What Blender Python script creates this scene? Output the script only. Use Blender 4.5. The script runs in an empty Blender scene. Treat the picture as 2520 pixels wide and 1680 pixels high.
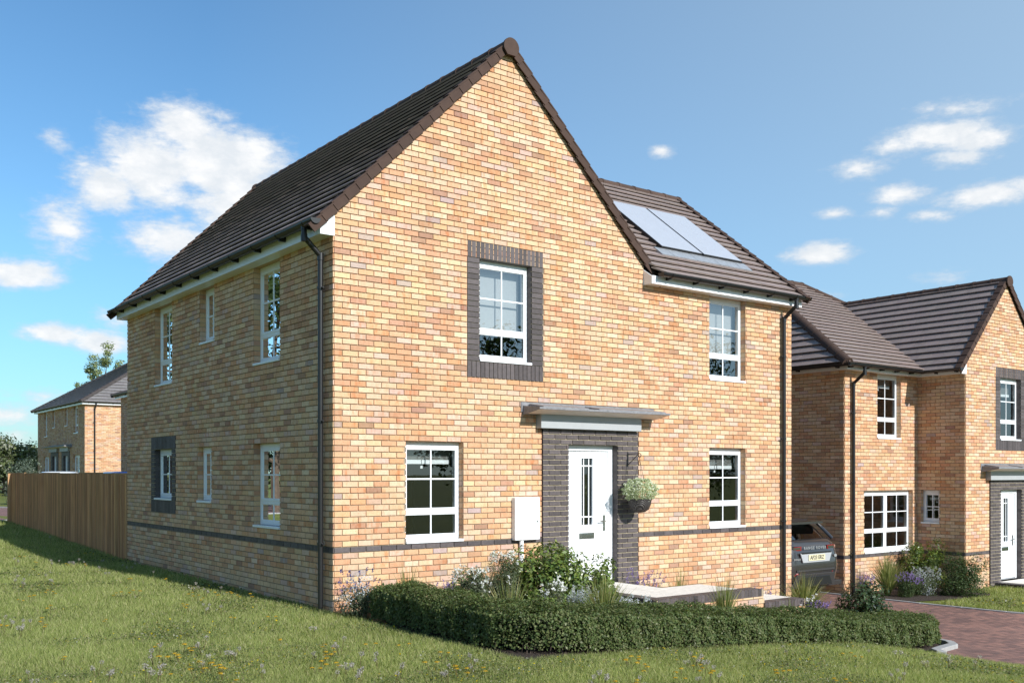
import bpy, math, random
import numpy as np
from mathutils import Vector
random.seed(7)
RNG = np.random.default_rng(11)
R = math.radians
scene = bpy.context.scene

# ------------------------------------------------------------------ camera
CP = (-5.717, -11.190, 1.75)
cam = bpy.data.cameras.new('camera'); camo = bpy.data.objects.new('camera', cam)
scene.collection.objects.link(camo); scene.camera = camo
cam.sensor_width = 36; cam.lens = 35; cam.shift_y = (1163 - 840) / 2520
cam.clip_start = 0.1; cam.clip_end = 3000
camo.location = CP; camo.rotation_euler = (R(90), 0, R(-37.2))

# ------------------------------------------------------------------ light and sky
SUN_EL = 29.0
SUN_AZ = math.degrees(math.atan2(0.11, -1.0))          # compass-like: atan2(x, y) of the direction to the sun
sx, sy = math.sin(R(SUN_AZ)) * math.cos(R(SUN_EL)), math.cos(R(SUN_AZ)) * math.cos(R(SUN_EL))
SUN_DIR = Vector((sx, sy, math.sin(R(SUN_EL))))
sl = bpy.data.lights.new('sun', 'SUN'); so = bpy.data.objects.new('sun', sl)
scene.collection.objects.link(so)
sl.energy = 4.5; sl.angle = R(0.5); sl.color = (1.0, 0.98, 0.945)
so.rotation_euler = SUN_DIR.to_track_quat('Z', 'Y').to_euler(); so.location = (0, -20, 20)

scene.view_settings.view_transform = 'Standard'; scene.view_settings.look = 'None'
scene.view_settings.gamma = 1; scene.view_settings.use_curve_mapping = False
scene.view_settings.exposure = 0.42

world = bpy.data.worlds.new('World'); scene.world = world; world.use_nodes = True

class NT:
    """terse node-tree helper"""
    def __init__(s, tree): s.t = tree; s.n = tree.nodes; s.l = tree.links
    def new(s, typ, **kw):
        n = s.n.new(typ)
        for k, v in kw.items():
            if hasattr(n, k): setattr(n, k, v)
        return n
    def put(s, sock, v):
        if v is None: return
        if isinstance(v, bpy.types.NodeSocket): s.l.new(v, sock)
        else: sock.default_value = v
    def math(s, op, a, b=None, c=None, clamp=False):
        n = s.n.new('ShaderNodeMath'); n.operation = op; n.use_clamp = clamp
        s.put(n.inputs[0], a); s.put(n.inputs[1], b); s.put(n.inputs[2], c)
        return n.outputs[0]
    def mix(s, fac, a, b, mode='MIX'):
        n = s.n.new('ShaderNodeMix'); n.data_type = 'RGBA'; n.blend_type = mode; n.clamp_factor = True
        s.put(n.inputs[0], fac)
        for sock, v in ((n.inputs[6], a), (n.inputs[7], b)):
            if isinstance(v, tuple) and len(v) == 3: v = (*v, 1)
            s.put(sock, v)
        return n.outputs[2]
    def mapr(s, v, a, b, c=0.0, d=1.0, smooth=False):
        n = s.n.new('ShaderNodeMapRange'); n.clamp = True
        if smooth: n.interpolation_type = 'SMOOTHSTEP'
        s.put(n.inputs[0], v); s.put(n.inputs[1], a); s.put(n.inputs[2], b); s.put(n.inputs[3], c); s.put(n.inputs[4], d)
        return n.outputs[0]
    def noise(s, vec, scale, detail=3, rough=0.55, dim='3D', out=0):
        n = s.n.new('ShaderNodeTexNoise'); n.noise_dimensions = dim
        s.put(n.inputs['Vector'], vec); n.inputs['Scale'].default_value = scale
        n.inputs['Detail'].default_value = detail; n.inputs['Roughness'].default_value = rough
        return n.outputs[out]
    def ramp(s, fac, stops):
        n = s.n.new('ShaderNodeValToRGB'); e = n.color_ramp.elements
        while len(e) < len(stops): e.new(0.5)
        for el, (p, c) in zip(e, stops): el.position = p; el.color = (*c, 1) if len(c) == 3 else c
        s.put(n.inputs[0], fac); return n.outputs[0]
    def mapping(s, vec, scale=(1, 1, 1), loc=(0, 0, 0), rot=(0, 0, 0)):
        n = s.n.new('ShaderNodeMapping'); s.put(n.inputs[0], vec)
        n.inputs['Scale'].default_value = scale; n.inputs['Location'].default_value = loc; n.inputs['Rotation'].default_value = rot
        return n.outputs[0]

SKY_STR = 0.108
def build_sky():
    w = NT(world.node_tree); w.n.clear()
    sky = w.new('ShaderNodeTexSky'); sky.sky_type = 'NISHITA'; sky.sun_disc = False
    sky.sun_elevation = R(SUN_EL); sky.sun_rotation = R(SUN_AZ)
    sky.air_density = 1.0; sky.dust_density = 0.55; sky.ozone_density = 2.2; sky.altitude = 50
    tc = w.new('ShaderNodeTexCoord')
    sep = w.new('ShaderNodeSeparateXYZ'); w.l.new(tc.outputs['Generated'], sep.inputs[0])
    az = w.math('MULTIPLY', w.math('ARCTAN2', sep.outputs[0], sep.outputs[1]), 180 / math.pi)
    el = w.math('MULTIPLY', w.math('ARCSINE', sep.outputs[2]), 180 / math.pi)
    comb = w.new('ShaderNodeCombineXYZ'); w.l.new(az, comb.inputs[0]); w.l.new(el, comb.inputs[1])
    warp = w.noise(comb.outputs[0], 0.55, 5, 0.62, out=1)
    n1 = w.noise(w.mapping(comb.outputs[0], (0.62, 1.25, 1)), 0.62, 9, 0.62)
    n3 = w.noise(w.mapping(comb.outputs[0], (0.7, 1.5, 1), loc=(3.1, 7.7, 0)), 2.1, 6, 0.62)
    # (azimuth, elevation, half width, half height, weight): every cumulus of the photograph, then scattered ones round the rest of the sky
    clouds = [(17.3, 15.9, 3.4, 2.6, 1.1), (21.0, 16.6, 4.2, 2.4, 1.4), (22.6, 14.6, 4.6, 2.4, 1.2), (15.2, 14.9, 2.6, 1.6, 1.0), (19.0, 18.3, 2.6, 1.6, 1.05),
              (18.2, 12.6, 2.6, 1.6, .8), (20.4, 11.2, 3.2, 1.7, 1.1), (12.9, 12.7, 1.6, 1.8, .7), (12.6, 17.0, .9, .6, .5), (11.0, 10.2, 2.3, 1.0, 1.15),
              (12.6, 7.25, 1.9, .7, .9), (14.9, 6.9, 2.0, .8, 1.0), (15.6, 8.1, 1.2, .6, .5), (9.8, 3.0, 3.4, .75, .8), (9.6, 1.7, 3.0, .6, .75), (12.0, 4.0, 1.6, .4, .4),
              (60.6, 17.3, 3.4, .8, 1.05), (62.3, 16.9, 2.2, .8, 1.0), (58.3, 17.0, 1.6, .7, .6), (56.4, 16.1, 1.4, .7, .7), (61.5, 16.1, 1.6, .6, .55), (61.5, 18.4, 2.4, .5, .55), (59.9, 18.6, 1.0, .3, .45),
              (58.6, 14.6, 2.0, .6, .85), (62.6, 14.1, 2.6, .75, 1.0), (65.5, 14.4, 2.4, .8, 1.0), (55.2, 13.9, 1.1, .4, .7), (57.6, 13.8, .9, .35, .5), (59.9, 13.4, 1.2, .35, .55),
              (54.4, 11.8, 2.1, .75, 1.0), (45.8, 17.65, .8, .42, .65), (53.5, 9.3, 1.6, .5, .4), (60.5, 10.2, 1.1, .4, .35), (20.9, 18.9, 1.0, .5, .5), (23.1, 18.0, .9, .5, .45)]
    rr = random.Random(3)
    for k in range(26):
        a = rr.uniform(75, 350); clouds.append((a if a < 180 else a - 360, rr.uniform(6, 38), rr.uniform(4, 11), rr.uniform(1.5, 4), rr.uniform(.7, 1.15)))
    M = None; TOP = None
    for (ca, ce, ra, re, wt) in clouds:
        dx = w.math('MULTIPLY', w.math('SUBTRACT', az, ca), 1 / ra)
        dy = w.math('MULTIPLY', w.math('SUBTRACT', el, ce), 1 / re)
        d2 = w.math('ADD', w.math('MULTIPLY', dx, dx), w.math('MULTIPLY', dy, dy))
        m = w.math('MULTIPLY', w.math('SUBTRACT', 1.0, w.math('SQRT', d2)), wt)
        M = m if M is None else w.math('MAXIMUM', M, m)
    # ragged edges
    dens = w.math('ADD', w.math('ADD', w.math('MULTIPLY', M, 1.7), w.math('MULTIPLY', w.math('SUBTRACT', n1, 0.5), 2.5)), w.math('MULTIPLY', w.math('SUBTRACT', n3, 0.5), 1.05))
    mask = w.mapr(dens, -0.25, 1.2, smooth=True)
    core = w.mapr(dens, 0.35, 1.35, smooth=True)
    n2 = w.noise(w.mapping(comb.outputs[0], (0.8, 1.3, 1), loc=(0.0, -0.9, 0)), 0.62, 6, 0.6)
    body = w.math('MULTIPLY', core, w.mapr(n2, 0.38, 0.62))
    ccol = w.mix(w.mapr(dens, 0.0, 0.9, smooth=True), (4.7, 5.2, 5.8), (5.7, 6.0, 6.3))
    ccol = w.mix(body, ccol, (7.1, 7.1, 7.1))
    fade = w.mapr(el, 0.0, 3.0, 0.55, 1.0)
    skyc = w.mix(1.0, sky.outputs[0], (0.70, 1.0, 1.13), 'MULTIPLY')
    skyc = w.mix(w.mapr(el, 0.0, 14.0, 1.0, 0.0, smooth=True), skyc, w.mix(1.0, skyc, (0.74, 0.80, 0.84), 'MULTIPLY'))
    skyc = w.mix(w.mapr(az, 20.0, 75.0, 0.0, 0.5), skyc, (4.6, 6.0, 7.1))
    col = w.mix(w.math('MULTIPLY', w.math('MULTIPLY', mask, 0.96), fade), skyc, ccol)
    bg = w.new('ShaderNodeBackground'); w.l.new(col, bg.inputs[0]); bg.inputs[1].default_value = SKY_STR
    o = w.new('ShaderNodeOutputWorld'); w.l.new(bg.outputs[0], o.inputs[0])
build_sky()

# ------------------------------------------------------------------ helpers: meshes, tagging
def link(o): scene.collection.objects.link(o); return o
def tag(o, label=None, cat=None, group=None, kind=None):
    if label: o['label'] = label
    if cat: o['category'] = cat
    if group: o['group'] = group
    if kind: o['kind'] = kind
    return o
def thing(name, label, cat, loc=(0, 0, 0), rz=0.0, group=None):
    o = link(bpy.data.objects.new(name, None)); o.location = loc; o.rotation_euler = (0, 0, rz); o.empty_display_size = .2
    return tag(o, label, cat, group)
def copy_tree(root, loc, rz=0.0, sc=None, label=None, group=None):
    r = link(root.copy()); r.location = loc; r.rotation_euler = (0, 0, rz)
    if sc: r.scale = (sc, sc, sc)
    if label: r['label'] = label
    if group: r['group'] = group
    for ch in list(root.children):
        c = link(ch.copy()); c.parent = r
        for g in list(ch.children):
            d = link(g.copy()); d.parent = c
    return r

class MB:
    """collects polygons with a colour each; build() links them as ONE mesh object"""
    def __init__(s): s.v = []; s.f = []; s.c = []; s.m = []
    def poly(s, pts, col=(1, 1, 1, 1), mat=0):
        i = len(s.v); s.v += [tuple(p) for p in pts]; s.f.append(tuple(range(i, i + len(pts)))); s.c.append(col); s.m.append(mat)
    def box(s, a, b, col=(1, 1, 1, 1), mat=0, T=None):
        (x0, y0, z0), (x1, y1, z1) = a, b
        p = [(x0, y0, z0), (x1, y0, z0), (x1, y1, z0), (x0, y1, z0), (x0, y0, z1), (x1, y0, z1), (x1, y1, z1), (x0, y1, z1)]
        if T: p = [T(*q) for q in p]
        for f in ((0, 3, 2, 1), (4, 5, 6, 7), (0, 1, 5, 4), (1, 2, 6, 5), (2, 3, 7, 6), (3, 0, 4, 7)): s.poly([p[k] for k in f], col, mat)
    def prism(s, pts, vec, col=(1, 1, 1, 1), mat=0, back=True):
        q = [tuple(np.add(p, vec)) for p in pts]; n = len(pts)
        s.poly(q, col, mat)
        if back: s.poly(pts[::-1], col, mat)
        for i in range(n): s.poly([pts[i], pts[(i + 1) % n], q[(i + 1) % n], q[i]], col, mat)
    def tube(s, path, r, n=8, col=(1, 1, 1, 1), mat=0, cap=True, arc=None):
        path = [Vector(p) for p in path]; rs = r if isinstance(r, (list, tuple)) else [r] * len(path); rings = []
        for i, p in enumerate(path):
            d = (path[min(i + 1, len(path) - 1)] - path[max(i - 1, 0)]).normalized()
            up = Vector((0, 0, 1)) if abs(d.z) < .95 else Vector((1, 0, 0))
            a = d.cross(up).normalized(); b = a.cross(d).normalized()
            if arc: ang = [arc[0] + (arc[1] - arc[0]) * k / (n - 1) for k in range(n)]
            else: ang = [2 * math.pi * k / n for k in range(n)]
            rings.append([p + rs[i] * (a * math.cos(t) + b * math.sin(t)) for t in ang])
        m = n - 1 if arc else n
        for i in range(len(rings) - 1):
            for k in range(m): s.poly([rings[i][k], rings[i][(k + 1) % n], rings[i + 1][(k + 1) % n], rings[i + 1][k]], col, mat)
        if cap: s.poly(rings[0][::-1], col, mat); s.poly(rings[-1], col, mat)
    def lathe(s, prof, n=24, ctr=(0, 0, 0), col=(1, 1, 1, 1), mat=0):
        for i in range(len(prof) - 1):
            (r0, z0), (r1, z1) = prof[i], prof[i + 1]
            for k in range(n):
                a, b = 2 * math.pi * k / n, 2 * math.pi * (k + 1) / n
                s.poly([(ctr[0] + r * math.cos(t), ctr[1] + r * math.sin(t), ctr[2] + z) for r, z, t in ((r0, z0, a), (r0, z0, b), (r1, z1, b), (r1, z1, a))], col, mat)
    def build(s, name, mats, parent=None, smooth=False, weld=False, bevel=0):
        me = bpy.data.meshes.new(name); me.from_pydata(s.v, [], s.f); me.update()
        at = me.attributes.new('tint', 'FLOAT_COLOR', 'FACE')
        at.data.foreach_set('color', np.array(s.c, dtype=np.float32).ravel())
        if not isinstance(mats, (list, tuple)): mats = [mats]
        for m in mats: me.materials.append(m)
        me.polygons.foreach_set('material_index', s.m)
        o = link(bpy.data.objects.new(name, me))
        if parent: o.parent = parent
        if weld or bevel or smooth:
            import bmesh
            bm = bmesh.new(); bm.from_mesh(me); bmesh.ops.remove_doubles(bm, verts=bm.verts, dist=1e-5)
            bmesh.ops.recalc_face_normals(bm, faces=bm.faces); bm.to_mesh(me); bm.free()
        if smooth:
            me.polygons.foreach_set('use_smooth', [True] * len(me.polygons))
            me.set_sharp_from_angle(angle=R(38))
        if bevel:
            b = o.modifiers.new('bevel', 'BEVEL'); b.width = bevel; b.segments = 2; b.limit_method = 'ANGLE'; b.angle_limit = R(40)
        return o

def np_mesh(name, V, F, mat, col=None, parent=None, smooth=False):
    """big mesh from numpy arrays, all faces the same size"""
    me = bpy.data.meshes.new(name); n, k = F.shape
    me.vertices.add(len(V)); me.vertices.foreach_set('co', np.ascontiguousarray(V, dtype=np.float32).ravel())
    me.loops.add(n * k); me.loops.foreach_set('vertex_index', np.ascontiguousarray(F, dtype=np.int32).ravel())
    me.polygons.add(n); me.polygons.foreach_set('loop_start', np.arange(0, n * k, k, dtype=np.int32))
    me.update(calc_edges=True)
    if col is not None:
        if col.shape[1] == 3: col = np.concatenate([col, np.ones((n, 1))], 1)
        at = me.attributes.new('tint', 'FLOAT_COLOR', 'FACE'); at.data.foreach_set('color', np.ascontiguousarray(col, dtype=np.float32).ravel())
    me.materials.append(mat)
    if smooth: me.polygons.foreach_set('use_smooth', [True] * n)
    o = link(bpy.data.objects.new(name, me))
    if parent: o.parent = parent
    return o

def clip_half(poly, a, b, c):
    """keep a*u + b*v + c >= 0 of a 2-D polygon"""
    out = []
    for i in range(len(poly)):
        p, q = poly[i], poly[(i + 1) % len(poly)]
        dp, dq = a * p[0] + b * p[1] + c, a * q[0] + b * q[1] + c
        if dp >= 0: out.append(p)
        if (dp >= 0) != (dq >= 0):
            t = dp / (dp - dq); out.append((p[0] + t * (q[0] - p[0]), p[1] + t * (q[1] - p[1])))
    return out
def clip_convex(poly, conv):
    """conv: counter-clockwise convex polygon"""
    for i in range(len(conv)):
        if len(poly) < 3: return []
        (x0, y0), (x1, y1) = conv[i], conv[(i + 1) % len(conv)]
        a, b = -(y1 - y0), (x1 - x0); poly = clip_half(poly, a, b, -(a * x0 + b * y0))
    return poly if len(poly) >= 3 else []

# ------------------------------------------------------------------ materials
def mat_new(name):
    m = bpy.data.materials.new(name); m.use_nodes = True; t = NT(m.node_tree)
    return m, t, t.n['Principled BSDF']
def attr(t, name='tint'):
    n = t.new('ShaderNodeAttribute'); n.attribute_name = name; return n
def objc(t): return t.new('ShaderNodeTexCoord').outputs['Object']
def bump(t, b, h, strength=.3, dist=.01):
    n = t.new('ShaderNodeBump'); n.inputs['Strength'].default_value = strength; n.inputs['Distance'].default_value = dist
    t.put(n.inputs['Height'], h); t.l.new(n.outputs[0], b.inputs['Normal'])

def m_plain(name, col, rough=.5, metal=0., spec=.5, var=.06, scale=6., bumpy=0., coat=0.):
    m, t, b = mat_new(name); c = objc(t)
    n = t.noise(c, scale, 4)
    t.put(b.inputs['Base Color'], t.mix(t.mapr(n, .3, .7), tuple(x * (1 - var) for x in col), tuple(min(1, x * (1 + var)) for x in col)))
    b.inputs['Roughness'].default_value = rough; b.inputs['Metallic'].default_value = metal; b.inputs['Specular IOR Level'].default_value = spec
    if coat: b.inputs['Coat Weight'].default_value = coat; b.inputs['Coat Roughness'].default_value = .05
    if bumpy: bump(t, b, t.noise(c, scale * 12, 3), bumpy, .004)
    return m

def m_brick(dark=False):
    """fired clay: the tint of each brick comes from its own colour, streaks and pits from noise"""
    m, t, b = mat_new('dark_brick' if dark else 'buff_brick'); a = attr(t); c = objc(t)
    base = a.outputs['Color']
    geo = t.new('ShaderNodeNewGeometry')
    if dark:
        n = t.noise(c, 30, 4); base = t.mix(t.mapr(n, .35, .7), base, t.mix(1, base, (1.35, 1.3, 1.28), 'MULTIPLY'))
        b.inputs['Roughness'].default_value = .55
    else:
        st = t.noise(t.mapping(c, (16, 16, 5)), 1.0, 3, .6)                  # upright kiln streaks
        fac = t.math('MULTIPLY', t.mapr(st, .50, .68), t.math('MULTIPLY', a.outputs['Alpha'], .85))
        base = t.mix(fac, base, t.mix(1, base, (.86, .58, .41), 'MULTIPLY'))
        sp = t.noise(c, 95, 2); base = t.mix(t.mapr(sp, .66, .74), base, t.mix(1, base, (.42, .34, .3), 'MULTIPLY'))
        so_ = t.noise(c, 34, 4); base = t.mix(t.mapr(so_, .3, .7), t.mix(1, base, (.9, .88, .86), 'MULTIPLY'), t.mix(1, base, (1.05, 1.05, 1.05), 'MULTIPLY'))
        wz = t.noise(c, .9, 5, .65); base = t.mix(t.mapr(wz, .35, .7), base, t.mix(1, base, (.86, .85, .84), 'MULTIPLY'))
        b.inputs['Roughness'].default_value = .85
    t.put(b.inputs['Base Color'], base); b.inputs['Specular IOR Level'].default_value = .25
    bump(t, b, t.noise(c, 60, 4), .35, .004)
    return m
def m_tile(name, k=1.0, tint=(1, 1, 1), rough=.48, spec=.5):
    m, t, b = mat_new(name); a = attr(t); c = objc(t)
    n = t.noise(c, 9, 5); base = t.mix(t.mapr(n, .3, .7), t.mix(1, a.outputs['Color'], (.86 * k * tint[0], .86 * k * tint[1], .88 * k * tint[2]), 'MULTIPLY'), t.mix(1, a.outputs['Color'], (1.08 * k * tint[0], 1.07 * k * tint[1], 1.05 * k * tint[2]), 'MULTIPLY'))
    sp = t.noise(c, 140, 2); base = t.mix(t.mapr(sp, .6, .72), base, t.mix(1, base, (1.3, 1.3, 1.3), 'MULTIPLY'))
    t.put(b.inputs['Base Color'], base); b.inputs['Roughness'].default_value = rough; b.inputs['Specular IOR Level'].default_value = spec
    bump(t, b, t.noise(c, 120, 3), .25, .003); return m
def m_glass(name='window_glass', refl=.07, tint=(.82, .86, .86)):
    m, t, b = mat_new(name); t.n.remove(b)
    out = t.n['Material Output']; tr = t.new('ShaderNodeBsdfTransparent'); tr.inputs[0].default_value = (*tint, 1)
    gl = t.new('ShaderNodeBsdfGlossy'); gl.inputs['Roughness'].default_value = .0; gl.inputs['Color'].default_value = (.95, .97, 1, 1)
    fr = t.new('ShaderNodeFresnel'); fr.inputs[0].default_value = 1.5
    f = t.math('ADD', refl, t.math('MULTIPLY', fr.outputs[0], 1.3), clamp=True)
    c = objc(t); bn = t.new('ShaderNodeBump'); bn.inputs['Strength'].default_value = .02; bn.inputs['Distance'].default_value = .02
    t.l.new(t.noise(c, 2.2, 1), bn.inputs['Height']); t.l.new(bn.outputs[0], gl.inputs['Normal'])
    mx = t.new('ShaderNodeMixShader'); t.put(mx.inputs[0], f); t.l.new(tr.outputs[0], mx.inputs[1]); t.l.new(gl.outputs[0], mx.inputs[2])
    t.l.new(mx.outputs[0], out.inputs[0]); return m
def m_leaf(name, rough=.45, trans=.35, spec=.4):
    m, t, b = mat_new(name); a = attr(t); out = t.n['Material Output']
    t.put(b.inputs['Base Color'], a.outputs['Color']); b.inputs['Roughness'].default_value = rough; b.inputs['Specular IOR Level'].default_value = spec
    tl = t.new('ShaderNodeBsdfTranslucent'); t.put(tl.inputs[0], t.mix(1, a.outputs['Color'], (1.25, 1.3, .7), 'MULTIPLY'))
    mx = t.new('ShaderNodeMixShader'); mx.inputs[0].default_value = trans
    t.l.new(b.outputs[0], mx.inputs[1]); t.l.new(tl.outputs[0], mx.inputs[2]); t.l.new(mx.outputs[0], out.inputs[0]); return m
def m_wood():
    m, t, b = mat_new('stained_timber'); a = attr(t); c = objc(t)
    g = t.noise(t.mapping(c, (22, 22, .9)), 1.2, 6, .65); k = t.noise(t.mapping(c, (60, 60, 1.6)), 1.0, 3)
    base = t.mix(t.mapr(g, .3, .72), t.mix(1, a.outputs['Color'], (.62, .58, .54), 'MULTIPLY'), t.mix(1, a.outputs['Color'], (1.25, 1.22, 1.18), 'MULTIPLY'))
    base = t.mix(t.mapr(k, .58, .7), base, t.mix(1, base, (.6, .56, .5), 'MULTIPLY'))
    t.put(b.inputs['Base Color'], base); b.inputs['Roughness'].default_value = .75; b.inputs['Specular IOR Level'].default_value = .2
    bump(t, b, g, .3, .004); return m
def m_soil():
    m, t, b = mat_new('bark_soil'); c = objc(t); n = t.noise(c, 38, 6, .7)
    t.put(b.inputs['Base Color'], t.ramp(n, [(.3, (.012, .008, .006)), (.55, (.05, .032, .022)), (.75, (.12, .075, .05))])); b.inputs['Roughness'].default_value = .95
    bump(t, b, n, .9, .03); return m
def m_turf():
    m, t, b = mat_new('turf'); c = objc(t); n = t.noise(c, 1.1, 5, .6); k = t.noise(c, 45, 4, .7)
    base = t.mix(t.mapr(n, .3, .7), (.13, .165, .045), (.21, .235, .075)); base = t.mix(t.mapr(k, .35, .65), t.mix(1, base, (.55, .55, .5), 'MULTIPLY'), base)
    far = t.noise(c, .12, 4); base = t.mix(t.mapr(far, .35, .65), base, t.mix(1, base, (1.15, 1.05, .9), 'MULTIPLY'))
    t.put(b.inputs['Base Color'], base); b.inputs['Roughness'].default_value = .9; b.inputs['Specular IOR Level'].default_value = .1
    bump(t, b, k, .8, .02); return m
def m_pavers(name='block_paving', c1=(.30, .165, .13), c2=(.155, .095, .085), rot=0.0):
    """rectangular concrete blocks laid in courses"""
    m, t, b = mat_new(name); c = t.mapping(objc(t), rot=(0, 0, rot))
    br = t.new('ShaderNodeTexBrick'); t.l.new(c, br.inputs['Vector']); br.inputs['Scale'].default_value = 1.0; br.offset = .5
    br.inputs['Brick Width'].default_value = .20; br.inputs['Row Height'].default_value = .10; br.inputs['Mortar Size'].default_value = .0045; br.inputs['Mortar Smooth'].default_value = .3
    br.inputs['Color1'].default_value = (*c1, 1); br.inputs['Color2'].default_value = (*c2, 1); br.inputs['Mortar'].default_value = (.035, .028, .024, 1); br.inputs['Bias'].default_value = -.1
    big = t.noise(c, .9, 4); base = t.mix(t.mapr(big, .3, .7), t.mix(1, br.outputs[0], (.78, .78, .8), 'MULTIPLY'), t.mix(1, br.outputs[0], (1.15, 1.12, 1.1), 'MULTIPLY'))
    sp = t.noise(c, 130, 3); base = t.mix(t.mapr(sp, .3, .7), t.mix(1, base, (.8, .8, .8), 'MULTIPLY'), t.mix(1, base, (1.2, 1.2, 1.2), 'MULTIPLY'))
    t.put(b.inputs['Base Color'], base); b.inputs['Roughness'].default_value = .8; b.inputs['Specular IOR Level'].default_value = .25
    h = t.math('SUBTRACT', t.math('MULTIPLY', t.noise(c, 90, 3), .25), br.outputs[1]); bump(t, b, h, .7, .006); return m

M = dict(brick=m_brick(), dark=m_brick(True), mortar=m_plain('mortar', (.33, .26, .18), .95, spec=.1, var=.12, scale=14, bumpy=.3),
         mortar_pale=m_plain('pale_mortar', (.56, .47, .32), .95, spec=.1, var=.1, scale=14), cap=m_tile('cap_tile', 1.0, (1, .97, .95), .75, .15), tile=m_tile('concrete_tile'), white=m_plain('white_upvc', (.80, .81, .82), .28, spec=.5, var=.02), glass=m_glass(), glass_hi=m_glass('sky_glass', .16),
         black=m_plain('black_plastic', (.012, .012, .013), .36, spec=.5, var=.1), grp=m_plain('grey_canopy_top', (.20, .197, .205), .5, var=.25, scale=18, bumpy=.2),
         panel_under=m_plain('canopy_underside', (.78, .69, .62), .6, var=.04), greybox=m_plain('pale_grey_box', (.36, .375, .385), .45, var=.03),
         room=m_plain('shaded_room', (.04, .038, .036), .9, spec=.1), blind_pale=m_plain('pale_blind', (.46, .455, .45), .8, spec=.1, var=.04, scale=30), blind=m_plain('blind_fabric', (.15, .145, .135), .8, spec=.1, var=.04, scale=30),  # room: indoor shade put into its near-black base colour
         chrome=m_plain('satin_steel', (.50, .52, .50), .22, metal=1., var=.05), solar=m_plain('solar_glass', (.40, .41, .45), .3, spec=.6, var=.03, coat=.5), lead=m_plain('flashing', (.42, .43, .45), .35, metal=.5, var=.15, scale=20),  # solar: reflection of the bright sky put into the pale base colour
         wood=m_wood(), soil=m_soil(), turf=m_turf(), pav=m_pavers(rot=0.0), roadpav=m_pavers('road_paving', (.26, .15, .13), (.2, .12, .105), .6), conc=m_plain('concrete_kerb', (.33, .325, .315), .85, spec=.2, var=.14, scale=10, bumpy=.4), slab=m_plain('paving_slab', (.70, .65, .58), .85, spec=.2, var=.1, scale=16, bumpy=.3),
         leaf=m_leaf('leaf', .55, .35, .22), gloss=m_leaf('glossy_leaf', .3, .22, .6), grass=m_leaf('grass_blade', .55, .4, .25), petal=m_leaf('petal', .7, .4, .15), bark=m_plain('bark', (.10, .075, .055), .9, spec=.1, var=.3, scale=9, bumpy=.6),
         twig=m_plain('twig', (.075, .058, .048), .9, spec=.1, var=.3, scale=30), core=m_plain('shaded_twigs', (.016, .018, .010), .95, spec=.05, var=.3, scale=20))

# ------------------------------------------------------------------ terrain
def sstep(a, b, x):
    t = np.clip((np.asarray(x, float) - a) / (b - a), 0, 1); return t * t * (3 - 2 * t)
def gh(x, y):
    x = np.asarray(x, float); y = np.asarray(y, float)
    left = 1 - sstep(0.3, 4.0, x)
    up = .005 * np.clip(y, 0, 8.6) + .028 * np.clip(y - 8.6, 0, 11.4) + .006 * np.clip(y - 20, 0, 25)
    fall = np.interp(x, [.3, 2, 3.8, 5, 6.3, 8, 10.5], [0, -.12, -.25, -.38, -.58, -.70, -.80])
    farflat = sstep(14, 26, y)
    return up * np.maximum(left, farflat) + fall * (1 - farflat) - 0.0
def gz(x, y): return float(gh(x, y))
def sheet(name, outline, mat, dz, step=.4, kind='structure', **kw):
    """a ground sheet filling a polygon, laid dz above the terrain"""
    xs = [p[0] for p in outline]; ys = [p[1] for p in outline]
    from mathutils.geometry import delaunay_2d_cdt
    pts = [Vector(p) for p in outline]; n = len(pts)
    def inside(x, y):
        c = False
        for i in range(n):
            (x0, y0), (x1, y1) = outline[i], outline[i - 1]
            if (y0 > y) != (y1 > y) and x < (x1 - x0) * (y - y0) / (y1 - y0) + x0: c = not c
        return c
    dense = []
    for i in range(n):
        p, q = pts[i], pts[(i + 1) % n]; m = max(1, int((q - p).length / step))
        dense += [p.lerp(q, k / m) for k in range(m)]
    ed = [(i, (i + 1) % len(dense)) for i in range(len(dense))]
    x = min(xs)
    while x < max(xs):
        y = min(ys)
        while y < max(ys):
            if inside(x, y): dense.append(Vector((x + .01, y + .007)))
            y += step
        x += step
    v, e, f, *_ = delaunay_2d_cdt(dense, ed, [list(range(len(ed)))], 1, 1e-5)
    me = bpy.data.meshes.new(name); me.from_pydata([(p.x, p.y, gz(p.x, p.y) + dz) for p in v], [], f); me.update()
    me.materials.append(mat); me.polygons.foreach_set('use_smooth', [True] * len(me.polygons))
    o = link(bpy.data.objects.new(name, me)); tag(o, kind=kind, **kw); return o
def ground():
    def axis(lo, hi, fine0, fine1, st):
        a = list(np.arange(fine0, fine1 + 1e-6, st)); k = st
        v = fine0
        while v > lo: k *= 1.35; v -= k; a.insert(0, v)
        v = fine1; k = st
        while v < hi: k *= 1.35; v += k; a.append(v)
        return np.array(a)
    X = axis(-900, 900, -16, 24, .4); Y = axis(-900, 900, -16, 46, .4)
    gx, gy = np.meshgrid(X, Y); V = np.stack([gx, gy, gh(gx, gy)], -1).reshape(-1, 3)
    nx, ny = len(X), len(Y); i = np.arange(nx * ny).reshape(ny, nx)
    F = np.stack([i[:-1, :-1], i[:-1, 1:], i[1:, 1:], i[1:, :-1]], -1).reshape(-1, 4)
    o = np_mesh('lawn', V, F, M['turf'], smooth=True); tag(o, kind='structure')
ground()

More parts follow.
